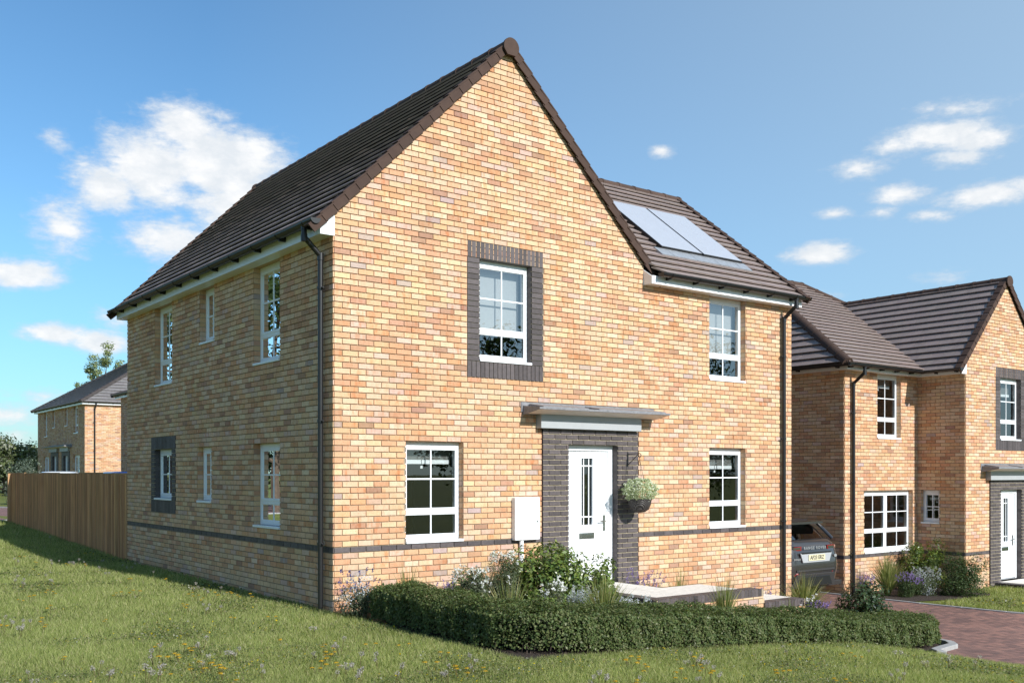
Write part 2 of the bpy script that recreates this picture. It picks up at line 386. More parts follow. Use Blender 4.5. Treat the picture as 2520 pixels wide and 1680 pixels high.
# driveway of red-brown blocks between the two plots, kerbs, beds, the road behind the fence
drive = [(6.2, -40), (6.2, -4.9), (6.22, -4.45), (6.45, -4.24), (6.9, -4.10), (7.35, -3.98), (7.64, -3.76), (7.76, -3.4), (7.84, -2.9), (8.15, -2.2), (8.62, -1.1), (8.95, -.35), (9.1, -.35), (9.1, 16), (12.25, 16), (12.25, .6), (12.28, -.6), (12.42, -2.2), (12.9, -4.2), (13.9, -6.2), (15.6, -8.0), (17, -10), (15.5, -14), (14, -20), (14, -40)]
sheet('driveway', drive, M['pav'], .012, .5)
def kerb(name, path, w=.10, up=.05, seg=.9):
    """a run of kerb stones: pre-cast pieces with open joints"""
    mb = MB(); path = [Vector((*p, 0)) for p in path]
    for a, b in zip(path[:-1], path[1:]):
        L = (b - a).length; n = max(1, round(L / seg)); d = (b - a).normalized(); nn = Vector((-d.y, d.x, 0))
        for k in range(n):
            p, q = a + d * (L * k / n + .003), a + d * (L * (k + 1) / n - .003)
            c = [p - nn * w / 2, q - nn * w / 2, q + nn * w / 2, p + nn * w / 2]
            bot = [(v.x, v.y, gz(v.x, v.y) - .15) for v in c]; top = [(v.x, v.y, gz(v.x, v.y) + up) for v in c]
            tt = random.uniform(.9, 1.08); col = (tt, tt, tt, 1)
            mb.poly(top, col)
            for i in range(4): mb.poly([bot[i], bot[(i + 1) % 4], top[(i + 1) % 4], top[i]], col)
    o = mb.build(name, M['conc'], bevel=.008); tag(o, kind='structure'); return o
kerb('kerb', [(9.1 + 3.15, 12), (12.25, .6), (12.28, -.6), (12.42, -2.2), (12.9, -4.2), (13.9, -6.2), (15.6, -8.0), (17, -10), (15.5, -14)], .07, .035)
kerb('kerb', [(8.95, -.38), (8.62, -1.1), (8.15, -2.2), (7.84, -2.9), (7.76, -3.4), (7.64, -3.76), (7.35, -3.98), (6.9, -4.10), (6.45, -4.24), (6.22, -4.45)], .12, .07, .45)
kerb('kerb', [(6.2, -4.48), (6.2, -14)], .07, .03)
sheet('flower_bed', [(.15, -.02), (9.02, -.02), (9.02, -.33), (8.9, -.36), (8.55, -1.1), (8.08, -2.2), (7.77, -2.95), (7.69, -3.4), (7.58, -3.7), (7.32, -3.91), (6.88, -4.03), (6.4, -4.16), (6.15, -4.22), (5.5, -4.05), (.5, -4.0), (-.12, -3.95), (-.1, -3.3), (.0, -1.0)], M['soil'], .008, .3)
sheet('flower_bed', [(12.42, 1.12), (15.08, 1.12), (15.09, .02), (15.5, .0), (15.5, -.35), (14.6, -.75), (13.4, -.6), (12.36, -.25)], M['soil'], .01, .3)
sheet('road', [(-60, 20.6), (1.0, 20.6), (2.2, 24.5), (4.6, 24.8), (4.8, 22), (30, 22), (30, 29.2), (4.5, 29.2), (1.9, 29.6), (1.0, 31.5), (-60, 34)], M['roadpav'], .012, 1.2)
kerb('kerb', [(-20, 20.5), (1.0, 20.5)], .12, .04)
kerb('kerb', [(-20, 33.0), (1.0, 31.6), (1.9, 29.7), (4.5, 29.3)], .12, .06)

# ------------------------------------------------------------------ brickwork
CH, BL, JT = .0745, .2235, .010            # course height, brick pitch, joint
ZB = .75 - 10 * CH
BUFF = [((.67, .462, .29), 27), ((.69, .50, .34), 15), ((.65, .405, .24), 28), ((.60, .335, .19), 18), ((.62, .43, .325), 8), ((.53, .305, .19), 6), ((.42, .245, .165), 2), ((.47, .36, .31), 1)]
_bw = np.cumsum([w for _, w in BUFF]) / sum(w for _, w in BUFF)
def buff(rnd):
    c = BUFF[int(np.searchsorted(_bw, rnd.random()))][0]; k = rnd.uniform(.9, 1.08)
    return (c[0] * k, c[1] * k * rnd.uniform(.96, 1.03), c[2] * k * rnd.uniform(.92, 1.06), rnd.random())
def slate(rnd):
    k = rnd.uniform(.75, 1.25); return (.082 * k, .070 * k, .070 * k, 1)

def vec(T, u, d, z): return T(u, d, z)
def brick_face(mb, T, poly, d0, col, mat):
    """one brick: front face proud of the joint, plus its sides"""
    d1 = d0 + .016; fr = [T(p[0], d1, p[1]) for p in poly]; bk = [T(p[0], d0, p[1]) for p in poly]
    mb.poly(fr, col, mat)
    for i in range(len(poly)): mb.poly([bk[i], bk[(i + 1) % len(poly)], fr[(i + 1) % len(poly)], fr[i]], col, mat)
def minus(a, b, cuts):
    seg = [(a, b)]
    for (c, d) in cuts:
        out = []
        for (p, q) in seg:
            if d <= p or c >= q: out.append((p, q)); continue
            if c - p > .02: out.append((p, c))
            if q - d > .02: out.append((d, q))
        seg = out
    return seg
def lay(mb, T, rect, holes, clip, u_off, rnd, style='buff', band=None, d0=0., zb=ZB):
    """stretcher-bond bricks over rect=(u0,u1,z0,z1) less the holes"""
    u0, u1, z0, z1 = rect; k = math.floor((z0 - zb) / CH + 1e-6)
    while zb + k * CH < z1 - .02:
        a, b = max(zb + k * CH + .0065, z0), min(zb + (k + 1) * CH - .0065, z1)
        cuts = sorted((h[0] - .004, h[1] + .004) for h in holes if min(b, h[3]) - max(a, h[2]) > .4 * (b - a))
        off = u_off + (BL / 2 if k % 2 else 0)
        j = math.floor((u0 - off) / BL)
        while off + j * BL < u1:
            p, q = max(off + j * BL + JT / 2, u0), min(off + (j + 1) * BL - JT / 2, u1)
            j += 1
            if q - p < .015: continue
            for (s, e) in minus(p, q, cuts):
                poly = [(s, a), (e, a), (e, b), (s, b)]
                if clip: poly = clip_convex(poly, clip)
                if not poly: continue
                dk = style == 'dark' or (band is not None and k == band)
                brick_face(mb, T, poly, d0, slate(rnd) if dk else buff(rnd), 1 if dk else 0)
        k += 1
def soldier(mb, T, u0, u1, z0, z1, rnd, d0):
    n = max(1, round((u1 - u0) / .0745)); w = (u1 - u0) / n
    for i in range(n): brick_face(mb, T, [(u0 + i * w + .005, z0 + .004), (u0 + (i + 1) * w - .005, z0 + .004), (u0 + (i + 1) * w - .005, z1 - .004), (u0 + i * w + .005, z1 - .004)], d0, slate(rnd), 1)
def mortar_plane(mb, T, rect, holes, d0, clip=None):
    u0, u1, z0, z1 = rect
    zs = sorted({z0, z1, *[min(max(v, z0), z1) for h in holes for v in h[2:4]]})
    for a, b in zip(zs[:-1], zs[1:]):
        cuts = sorted((h[0], h[1]) for h in holes if h[2] < b - 1e-4 and h[3] > a + 1e-4)
        for (s, e) in minus(u0, u1, cuts):
            poly = [(s, a), (e, a), (e, b), (s, b)]
            if clip: poly = clip_convex(poly, clip)
            if poly: mb.poly([T(p[0], d0, p[1]) for p in poly], (1, 1, 1, 1), 2)
def reveals(mb, T, h, depth, dark, rnd, d0=0., bottom=True):
    u0, u1, z0, z1 = h[:4]; W = (1, 1, 1, 1)
    mb.poly([T(u0, d0, z1), T(u1, d0, z1), T(u1, -depth, z1), T(u0, -depth, z1)], slate(rnd) if dark else buff(rnd), 1 if dark else 0)
    if bottom: mb.poly([T(u0, d0, z0), T(u0, -depth, z0), T(u1, -depth, z0), T(u1, d0, z0)], W, 2)
    for u, s in ((u0, 1), (u1, -1)):
        mb.poly([T(u, d0, z0), T(u, d0, z1), T(u, -depth, z1), T(u, -depth, z0)][::s], (.09, .08, .075, 1) if dark else W, 1 if dark else 2)
        k = math.floor((z0 - ZB) / CH + .3)
        while ZB + k * CH < z1 - .03:
            a, b = max(z0, ZB + k * CH + .005), min(z1, ZB + (k + 1) * CH - .005); uu = u + s * .003
            mb.poly([T(uu, d0 + .012, a), T(uu, d0 + .012, b), T(uu, -depth, b), T(uu, -depth, a)][::s], slate(rnd) if dark else buff(rnd), 1 if dark else 0); k += 1
WM = [M['brick'], M['dark'], M['mortar']]

def wall(parent, T, u0, u1, z0, z1, holes=(), darks=(), u_off=0., gable=None, band=10, seed=1, name='wall'):
    """brick wall with openings; darks = (u0,u1,z0,z1,hole,kind) blue-brick surrounds; gable = convex (u,z) outline above z1"""
    rnd = random.Random(seed); mb = MB()
    block = [tuple(h) for h in holes if not any(d[4] is h for d in darks)] + [d[:4] for d in darks]
    mortar_plane(mb, T, (u0, u1, z0, z1), block, 0.)
    lay(mb, T, (u0 - .004, u1 + .004, z0, z1), block, None, u_off, rnd, band=band)
    if gable:
        us = [p[0] for p in gable]; zs = [p[1] for p in gable]
        mb.poly([T(p[0], 0., p[1]) for p in gable], (1, 1, 1, 1), 2)
        lay(mb, T, (min(us), max(us), z1, max(zs)), [], gable, u_off, rnd)
    for h in holes:
        if not any(d[4] is h for d in darks): reveals(mb, T, h, .10, False, rnd)
    o = mb.build(name, WM, parent)
    for (a, b, c, d, h, kind) in darks:
        mb = MB(); pr = .003 if kind == 'frame' else .028
        T2 = T
        mortar_plane(mb, T2, (a, b, c, d), [h], pr)
        if kind == 'frame':
            soldier(mb, T2, a, b, h[3], d, rnd, pr); soldier(mb, T2, a, b, c, h[2], rnd, pr)
            for (p, q) in ((a, h[0]), (h[1], b)):
                n = round((h[3] - h[2]) / CH)
                for i in range(n):
                    zz = h[2] + (h[3] - h[2]) * i / n; hh = (h[3] - h[2]) / n
                    brick_face(mb, T2, [(p + .004, zz + .005), (q - .004, zz + .005), (q - .004, zz + hh - .005), (p + .004, zz + hh - .005)], pr, slate(rnd), 1)
        else:
            lay(mb, T2, (a, b, c, d), [h], None, a, rnd, 'dark', d0=pr)
            for u, s in ((a, 1), (b, -1)): mb.poly([T2(u, 0, c), T2(u, pr + .016, c), T2(u, pr + .016, d), T2(u, 0, d)][::s], slate(rnd), 1)
        reveals(mb, T2, h, .10, True, rnd, d0=pr, bottom=kind == 'frame')
        mb.build('window_surround' if kind == 'frame' else 'door_surround', [M['brick'], M['dark'], M['mortar_pale']], parent)
    return o

# ------------------------------------------------------------------ windows, doors and the other joinery
def window(parent, T, h, style='sash', blind=0., far=False, label=None, glass='glass', shade='blind'):
    """white casement: frame > pane, sill, glazing bars, roller blind"""
    u0, u1, z0, z1 = h[:4]; d = .085; mb = MB(); W = (1, 1, 1, 1)
    bx = lambda a, b, c, e, f, g: mb.box((a, f, c), (b, g, e), W, 0, T)
    fw = .044; zs = z0 + .035; H = z1 - zs
    bx(u0, u0 + fw, zs, z1, -d - .065, -d); bx(u1 - fw, u1, zs, z1, -d - .065, -d)
    bx(u0 + fw, u1 - fw, z1 - .085, z1, -d - .065, -d - .001); bx(u0 + fw, u1 - fw, zs, zs + .06, -d - .065, -d - .001)
    bars = MB(); panes = []
    def sash(a, b, c, e, nu, nz, pr=.007, sw=.040):
        for q in ((a, a + sw, c, e), (b - sw, b, c, e)): bx(*q, -d - .06, -d + pr)
        for q in ((a + sw, b - sw, c, c + sw), (a + sw, b - sw, e - sw, e)): bx(*q, -d - .06, -d + pr - .001)
        ga = (a + sw - .004, b - sw + .004, c + sw - .004, e - sw + .004); panes.append(ga)
        for i in range(1, nu): u = ga[0] + (ga[1] - ga[0]) * i / nu; bars.box((u - .010, -d - .018, ga[2]), (u + .010, -d - .006, ga[3]), W, 0, T)
        for i in range(1, nz): z = ga[2] + (ga[3] - ga[2]) * i / nz; bars.box((ga[0], -d - .0185, z - .010), (ga[1], -d - .0055, z + .010), W, 0, T)
    a, b, c, e = u0 + fw - .012, u1 - fw + .012, zs + .045, z1 - .07
    if style == 'sash':
        zt = zs + H * .285
        bx(u0 + fw, u1 - fw, zt - .03, zt + .03, -d - .065, -d)
        sash(a, b, zt + .012, e, 2, 2); sash(a, b, c, zt - .012, 2, 1, -.004, .03)
    elif style == 'small': sash(a, b, c, e, 2 if u1 - u0 > .5 else 1, 2)
    elif style == 'tiny': sash(a, b, c, e, 2, 2)
    elif style == 'pair':
        um = (u0 + u1) / 2; zt = zs + H * .33
        bx(um - .035, um + .035, zs + .06, z1 - .085, -d - .065, -d); bx(u0 + fw, um - .035, zt - .03, zt + .03, -d - .065, -d); bx(um + .035, u1 - fw, zt - .03, zt + .03, -d - .065, -d)
        for (p, q) in ((a, um - .024), (um + .024, b)): sash(p, q, zt + .012, e, 2, 2); sash(p, q, c, zt - .012, 2, 1, -.004, .03)
    o = mb.build('window', M['white'], parent, bevel=0 if far else .005)
    if label: o['label'] = label
    bars.build('glazing_bar', M['white'], o)
    g = MB()
    for p in panes: g.poly([T(p[0], -d - .013, p[2]), T(p[1], -d - .013, p[2]), T(p[1], -d - .013, p[3]), T(p[0], -d - .013, p[3])])
    g.build('pane', M[glass], o)
    s = MB(); s.box((u0 + .001, -.06, z0), (u1 - .001, .035, z0 + .035), W, 0, T); s.build('sill', M['white'], o, bevel=0 if far else .006)
    if blind:
        zb_ = z1 - (z1 - z0) * blind; s = MB()
        s.box((u0 + .05, -d - .15, zb_), (u1 - .05, -d - .145, z1), W, 0, T)
        s.box((u0 + .05, -d - .144, zb_), (u1 - .08, -d - .130, zb_ + .055), W, 1, T)
        um = u0 + (u1 - u0) * .42; s.box((um - .018, -d - .130, zb_ - .06), (um + .018, -d - .126, zb_ - .025), W, 1, T); s.box((um - .004, -d - .129, zb_ - .025), (um + .004, -d - .127, zb_ + .055), W, 2, T)
        s.build('blind', [M[shade], M['white'], M['room']], o)
    return o

def door(parent, T, h, z_floor):
    """white boarded front door with a leaded light, letter plate and lever handle"""
    u0, u1, z0, z1 = h[:4]; W = (1, 1, 1, 1); d = .075; fw = .062
    mb = MB(); bx = lambda a, b, c, e, f, g: mb.box((a, f, c), (b, g, e), W, 0, T)
    bx(u0, u0 + fw, z_floor, z1, -d - .07, -d); bx(u1 - fw - .03, u1, z_floor, z1, -d - .07, -d); bx(u0 + fw, u1 - fw - .03, z1 - .085, z1, -d - .07, -d - .001)
    bx(u0 + fw - .02, u0 + fw + .012, z_floor, z1 - .07, -d - .07, -d - .02); bx(u1 - fw - .052, u1 - fw - .02, z_floor, z1 - .07, -d - .07, -d - .02)
    fr = mb.build('door_frame', M['white'], parent, bevel=.006)
    a, b, c, e = u0 + fw + .012, u1 - fw - .052, z_floor + .03, z1 - .088
    g0, g1, h0, h1 = a + (b - a) * .36, a + (b - a) * .64, c + (e - c) * .43, c + (e - c) * .945
    mb = MB(); dl = -d - .028
    n = 9; w = (b - a) / n
    for i in range(n):                                               # boards with a v-groove between
        p, q = a + i * w + .003, a + (i + 1) * w - .003
        for (s, t) in minus(p, q, [(g0 - .035, g1 + .035)]): mb.box((s, dl - .03, h0 - .035), (t, dl, h1 + .035), W, 0, T)
        mb.box((p, dl - .03, c), (q, dl, h0 - .035), W, 0, T); mb.box((p, dl - .03, h1 + .035), (q, dl, e), W, 0, T)
    mb.box((a, dl - .034, c), (g0 - .02, dl - .005, e), W, 0, T); mb.box((g1 + .02, dl - .034, c), (b, dl - .005, e), W, 0, T)
    mb.box((g0 - .02, dl - .034, c), (g1 + .02, dl - .005, h0 - .02), W, 0, T); mb.box((g0 - .02, dl - .034, h1 + .02), (g1 + .02, dl - .005, e), W, 0, T)
    for q in ((g0 - .035, g0, h0 - .035, h1 + .035), (g1, g1 + .035, h0 - .035, h1 + .035), (g0, g1, h0 - .035, h0), (g0, g1, h1, h1 + .035)): mb.box((q[0], dl - .03, q[2]), (q[1], dl + .014, q[3]), W, 0, T)
    o = mb.build('door', M['white'], parent)
    mb = MB()
    for k in (.27, .73): u = g0 + (g1 - g0) * k; mb.box((u - .008, dl - .016, h0), (u + .008, dl - .006, h1), W, 0, T)
    for k in (.12, .885): z = h0 + (h1 - h0) * k; mb.box((g0, dl - .0165, z - .009), (g1, dl - .0055, z + .009), W, 0, T)
    mb.build('glazing_bar', M['white'], o)
    mb = MB(); mb.poly([T(g0, dl - .018, h0), T(g1, dl - .018, h0), T(g1, dl - .018, h1), T(g0, dl - .018, h1)]); mb.build('pane', M['glass'], o)
    zl = c + (e - c) * .345; ul = (a + b) / 2
    mb = MB(); mb.box((ul - .15, dl, zl - .045), (ul + .15, dl + .010, zl + .045), W, 0, T); mb.box((ul - .125, dl + .0095, zl - .02), (ul + .125, dl + .018, zl + .025), W, 0, T); mb.build('letter_plate', M['chrome'], o, bevel=.003)
    zh = c + (e - c) * .44; uh = b - .05
    mb = MB(); mb.box((uh - .021, dl, zh - .12), (uh + .021, dl + .010, zh + .12), W, 0, T); mb.tube([T(uh, dl + .008, zh + .03), T(uh, dl + .05, zh + .03), T(uh - .12, dl + .055, zh + .03)], .009, 8)
    mb.tube([T(uh, dl + .008, zh - .06), T(uh, dl + .018, zh - .06)], .013, 10); mb.build('handle', M['chrome'], o)
    mb = MB(); mb.box((u0 + fw, -d - .07, z_floor), (u1 - fw - .03, -d + .01, z_floor + .03), W, 0, T); mb.build('threshold', M['lead'], parent)

def canopy(parent, T, u0, u1, b0, b1):
    W = (1, 1, 1, 1); mb = MB(); y = .41
    prof = [(0.012, 2.575), (.13, 2.588), (y, 2.640), (y, 2.668), (0.012, 2.705)]
    mb.prism([T(u0, p[0], p[1]) for p in prof], tuple(np.subtract(T(u1, 0, 0), T(u0, 0, 0))), W, 0)
    mb.poly([T(u0 + .004, .135, 2.5865), T(u0 + .004, y - .006, 2.637), T(u1 - .004, y - .006, 2.637), T(u1 - .004, .135, 2.5865)], W, 1)
    mb.box((u0 - .03, .008, 2.615), (u1 + .02, .03, 2.755), W, 0, T)
    for (a, b) in ((u0 + .10, u0 + .95), (u0 + 1.15, u1 - .06)):
        mb.prism([T(a, p[0], p[1]) for p in ((.05, 2.700), (.37, 2.671), (.37, 2.685), (.05, 2.732))], tuple(np.subtract(T(b, 0, 0), T(a, 0, 0))), W, 0)
    o = mb.build('door_canopy', [M['grp'], M['panel_under']], parent, bevel=0)
    mb = MB(); mb.box((b0, .008, 2.389), (b1, .135, 2.59), W, 0, T); mb.build('canopy_box', M['greybox'], o, bevel=.006)

def gutter(parent, p0, p1, out, n_br, r=.062):
    """half-round black gutter with brackets; out = horizontal unit vector away from the wall"""
    p0, p1, out = Vector(p0), Vector(p1), Vector(out); ax = (p1 - p0).normalized(); mb = MB(); n = 10
    def ring(p, rr): return [p + out * (rr * math.cos(a)) + Vector((0, 0, 1)) * (rr * math.sin(a)) for a in [math.pi + math.pi * k / n for k in range(n + 1)]]
    A, B, a, b = ring(p0, r), ring(p1, r), ring(p0, r - .006), ring(p1, r - .006)
    for k in range(n): mb.poly([A[k], A[k + 1], B[k + 1], B[k]]); mb.poly([a[k + 1], a[k], b[k], b[k + 1]])
    for k in (0, n): mb.poly([A[k], B[k], b[k], a[k]])
    mb.poly(A[::-1] + [p0 + out * r, p0 - out * r][:0]); mb.poly(B)
    for P in (p0 + ax * .008, p1 - ax * .008, ):
        C, D = ring(P - ax * .012, r + .005), ring(P + ax * .012, r + .005)
        for k in range(n): mb.poly([C[k], C[k + 1], D[k + 1], D[k]])
        mb.poly(C); mb.poly(D[::-1])
    o = mb.build('gutter', M['black'], parent)
    L = (p1 - p0).length
    for i in range(n_br):
        P = p0 + ax * (L * (i + .35) / n_br); mb = MB()
        C, D = ring(P - ax * .014, r + .006), ring(P + ax * .014, r + .006)
        for k in range(n): mb.poly([C[k], C[k + 1], D[k + 1], D[k]])
        mb.poly(C); mb.poly(D[::-1])
        q = P - out * .115; mb.box((-.014, 0, -.085), (.014, .11, -.012), T=lambda x, y, z, q=q: tuple(q + ax * x + out * y + Vector((0, 0, z))))
        mb.build('bracket', M['black'], o)
    return o
def downpipe(parent, top, wall_pt, zg, clips, side, r=.034):
    """swan neck, straight pipe and wall clips"""
    top, wp = Vector(top), Vector(wall_pt); mb = MB()
    a = top - Vector((0, 0, .02)); b = top - Vector((0, 0, .15)); c = Vector((wp.x, wp.y, top.z - .36)); e = Vector((wp.x, wp.y, zg))
    mb.tube([a, b], r, 12); mb.tube([b + Vector((0, 0, .01)), c + Vector((0, 0, .01))], r, 12); mb.tube([c + Vector((0, 0, .02)), e], r, 12)
    for p in (b, c): mb.lathe([(0, -.045), (r + .007, -.045), (r + .007, .045), (0, .045)], 12, p)
    mb.lathe([(0, -.03), (r + .006, -.03), (r + .012, .06), (0, .06)], 12, a)
    o = mb.build('downpipe', M['black'], parent, smooth=True)
    for z in clips:
        mb = MB(); mb.lathe([(r + .007, -.018), (r + .007, .018)], 12, (wp.x, wp.y, z)); q = Vector((wp.x, wp.y, z)); s = Vector(side)
        mb.tube([q + s * r, q + s * (r + .045)], .012, 8); mb.build('pipe_clip', M['black'], o, smooth=True)
    return o

# ------------------------------------------------------------------ tiled roofs
def tint_tile(rnd):
    k = rnd.uniform(.93, 1.07); return (.265 * k, .208 * k * rnd.uniform(.98, 1.02), .186 * k, 1)
def tile_slope(mb, O, U, V, clip, umax, vmax, rnd, umin=0., gauge=.22, tw=.29, t=.049):
    """interlocking flat tiles: each course rides on the one below; clip = convex outline in (u up-eave, v up-slope)"""
    O, U, V = Vector(O), Vector(U).normalized(), Vector(V).normalized(); N = U.cross(V)
    if N.z < 0: N = -N
    k = 0; v = 0.
    while v < vmax:
        off = (tw / 2 if k % 2 else 0) - tw; u = umin + off
        while u < umax:
            a, b = u + .002, u + tw - .002
            poly = clip_convex([(a, v - .025), (b, v - .025), (b, v + gauge), (a, v + gauge)], clip); u += tw
            if not poly: continue
            col = tint_tile(rnd); jt = rnd.uniform(-.001, .001)
            P = [O + U * p[0] + V * p[1] + N * (t * (1 - .9 * (p[1] - v) / gauge) + jt) for p in poly]; Q = [x - N * .025 for x in P]
            mb.poly(P, col)
            for i in range(len(P)): mb.poly([Q[i], Q[(i + 1) % len(P)], P[(i + 1) % len(P)], P[i]], col)
        v += gauge; k += 1
    # underlay so that no daylight shows through the joints
    mb.poly([O + U * p[0] + V * p[1] - N * .012 for p in clip], (.03, .03, .03, 1))
def half_caps(mb, p0, p1, rnd, r=.115, seg=.42, col=(.075, .050, .040), drop=.05):
    """half-round ridge or hip tiles, each with its own collar"""
    p0, p1 = Vector(p0), Vector(p1); L = (p1 - p0).length; n = max(1, round(L / seg)); d = (p1 - p0).normalized()
    a = d.cross(Vector((0, 0, 1))).normalized(); b = a.cross(d).normalized()
    for i in range(n):
        q0, q1 = p0 + d * (L * i / n + .002), p0 + d * (L * (i + 1) / n - .002); k = rnd.uniform(.9, 1.1); c = (col[0] * k, col[1] * k, col[2] * k, 1)
        rg = []
        for q, rr in ((q0, r), (q0 + (q1 - q0) * .88, r), (q0 + (q1 - q0) * .88, r + .008), (q1, r + .008)):
            rg.append([q + a * (rr * math.cos(t)) + b * (rr * math.sin(t) - drop) for t in [math.pi * (-.1 + 1.2 * j / 12) for j in range(13)]])
        for x, y in zip(rg[:-1], rg[1:]):
            for j in range(12): mb.poly([x[j], x[j + 1], y[j + 1], y[j]], c)
        mb.poly(rg[0][::-1], c); mb.poly(rg[-1], c)
def verge(mb, p0, p1, face, rnd, gauge=.222, hgt=.15, cap=.12, thick=.022):
    """dry-verge units from the eave (p0) up to the ridge (p1); face = unit vector out of the gable"""
    p0, p1, face = Vector(p0), Vector(p1), Vector(face); L = (p1 - p0).length; d = (p1 - p0).normalized(); n = d.cross(face).normalized()
    if n.z < 0: n = -n
    m = round(L / gauge); g = L / m
    for i in range(m):
        k = rnd.uniform(.93, 1.07); c = (.068 * k, .044 * k, .035 * k, 1); q = p0 + d * (g * i)
        lo, hi = .018, .0
        def P(s, o, h): return q + d * s + face * o + n * h
        a, b = -.03, g
        for (o0, o1, h0, h1) in ((0, thick, -hgt, 0), (-cap, thick, 0, .02)):
            pts = [P(a, o0, h0 + lo), P(a, o1, h0 + lo), P(a, o1, h1 + lo), P(a, o0, h1 + lo)]
            e = .012 if o0 == 0 else 0
            top = [P(b, o0, h0 + hi), P(b, o1 - e, h0 + hi), P(b, o1 - e, h1 + hi), P(b, o0, h1 + hi)]
            mb.poly(pts, c); mb.poly(top[::-1], c)
            for j in range(4): mb.poly([pts[j], pts[(j + 1) % 4], top[(j + 1) % 4], top[j]], c)

def frameT(O, U, N):
    O, U, N = Vector(O), Vector(U), Vector(N)
    return lambda u, d, z: tuple(O + U * u + N * d + Vector((0, 0, z)))

ONE = (1, 1, 1, 1)
def eave_box(mb, x0, x1, y0, y1, z0, z1): mb.box((x0, y0, z0), (x1, y1, z1))
HEAD_LO, HEAD_UP, SILL_LO, SILL_UP = .75 + 19 * CH, .75 + 53 * CH, .75 + CH, .75 + 34 * CH

# ------------------------------------------------------------------ the nearest house
def main_house():
    H = thing('brick_house', 'large buff brick house in front with tall gable, white front door and solar panels', 'house', (0, 0, 0), group='brick houses of the estate')
    F = frameT((0, 0, 0), (1, 0, 0), (0, -1, 0)); S = frameT((0, 0, 0), (0, 1, 0), (-1, 0, 0))
    E_ = frameT((9.04, 0, 0), (0, 1, 0), (1, 0, 0)); B1 = frameT((0, 8.6, 0), (1, 0, 0), (0, 1, 0)); B2 = frameT((5.36, 5.62, 0), (1, 0, 0), (0, 1, 0)); I = frameT((5.36, 5.62, 0), (0, 1, 0), (1, 0, 0))
    up = (2.205, 3.115, SILL_UP, HEAD_UP); ll = (1.028, 1.934, SILL_LO, HEAD_LO); ur = (6.878, 7.786, SILL_UP, HEAD_UP); lr = (6.878, 7.786, SILL_LO, HEAD_LO); dr = (3.792, 4.78, -.4, HEAD_LO)
    gb = [(0, 4.6985), (5.36, 4.6985), (5.36, 5.01), (2.68, 7.69), (0, 5.01)]
    wall(H, F, 0, 9.04, -1.0, 4.6985, [up, ll, ur, lr, dr], [(1.999, 3.327, up[2] - 3 * CH, up[3] + 3 * CH, up, 'frame'), (3.304, 5.213, -.6, .75 + 22 * CH, dr, 'porch')], u_off=-.005, gable=gb, seed=5)
    w1 = (1.58, 2.475, SILL_UP, HEAD_UP); w2 = (4.031, 4.66, .75 + 41 * CH, HEAD_UP); w3 = (6.017, 6.94, SILL_UP, HEAD_UP)
    w4 = (6.025, 6.94, .75 + 7 * CH, HEAD_LO); w5 = (4.151, 4.77, .75 + 7 * CH, HEAD_LO); w6 = (1.58, 2.475, .75 + 3 * CH, HEAD_LO)
    wall(H, S, 0, 8.6, -.4, 4.70, [w1, w2, w3, w4, w5, w6], [(5.824, 7.139, w4[2] - 3 * CH, w4[3] + 3 * CH, w4, 'frame')], u_off=-.005 + BL / 2, seed=8)
    wall(H, E_, 0, 5.62, -1.0, 4.70, u_off=BL / 2, gable=[(-.05, 4.70), (5.67, 4.70), (5.67, 4.96), (2.81, 7.15), (-.05, 4.96)], seed=9)
    mb = MB()
    for T, a in ((B1, 5.36), (B2, 3.68), (I, 2.98)): mb.poly([T(0, 0, -.6), T(a, 0, -.6), T(a, 0, 4.7), T(0, 0, 4.7)], (1, 1, 1, 1), 2)
    mb.poly([B1(0, 0, 4.7), B1(5.36, 0, 4.7), B1(5.36, 0, 5.01), B1(2.68, 0, 7.69), B1(0, 0, 5.01)], ONE, 2); mb.build('rear_wall', WM, H)
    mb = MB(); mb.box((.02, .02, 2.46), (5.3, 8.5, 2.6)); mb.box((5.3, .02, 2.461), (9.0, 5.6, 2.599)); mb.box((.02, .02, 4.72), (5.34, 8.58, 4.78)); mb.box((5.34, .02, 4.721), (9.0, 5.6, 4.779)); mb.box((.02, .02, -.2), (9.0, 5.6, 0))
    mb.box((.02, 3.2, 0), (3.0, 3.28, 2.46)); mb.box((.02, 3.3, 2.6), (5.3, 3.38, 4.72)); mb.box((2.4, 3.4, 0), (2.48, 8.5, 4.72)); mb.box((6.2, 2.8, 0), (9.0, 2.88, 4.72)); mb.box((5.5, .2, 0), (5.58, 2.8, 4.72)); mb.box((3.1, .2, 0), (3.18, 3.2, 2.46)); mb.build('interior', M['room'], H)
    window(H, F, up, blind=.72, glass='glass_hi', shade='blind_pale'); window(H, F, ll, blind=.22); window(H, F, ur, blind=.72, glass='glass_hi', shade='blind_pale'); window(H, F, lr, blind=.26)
    window(H, S, w1, blind=.12); window(H, S, w2, 'small', blind=.2); window(H, S, w3); window(H, S, w4, 'small', blind=.2); window(H, S, w5, 'small', blind=.22); window(H, S, w6, blind=.18)
    door(H, F, dr, .10)
    canopy(H, F, 2.95, 5.54, 3.20, 5.19)
    # roofs
    rnd = random.Random(21); mb = MB(); q = math.sqrt(2)
    cl = [(0, 0), (8.72, 0), (8.72, 2.93 * q), (0, 2.93 * q)]
    tile_slope(mb, (-.25, -.06, 4.815), (0, 1, 0), (1, 0, 1), cl, 8.72, 2.93 * q, rnd)
    tile_slope(mb, (5.61, -.06, 4.815), (0, 1, 0), (-1, 0, 1), cl, 8.72, 2.93 * q, rnd)
    s2 = 3.09 * 1.2682; c2 = [(2.57, 0), (6.10, 0), (6.10, s2), (2.57 - .615 * s2, s2)]
    tile_slope(mb, (3.0, -.28, 4.836), (1, 0, 0), (0, 1, .78), c2, 6.1, s2, rnd)
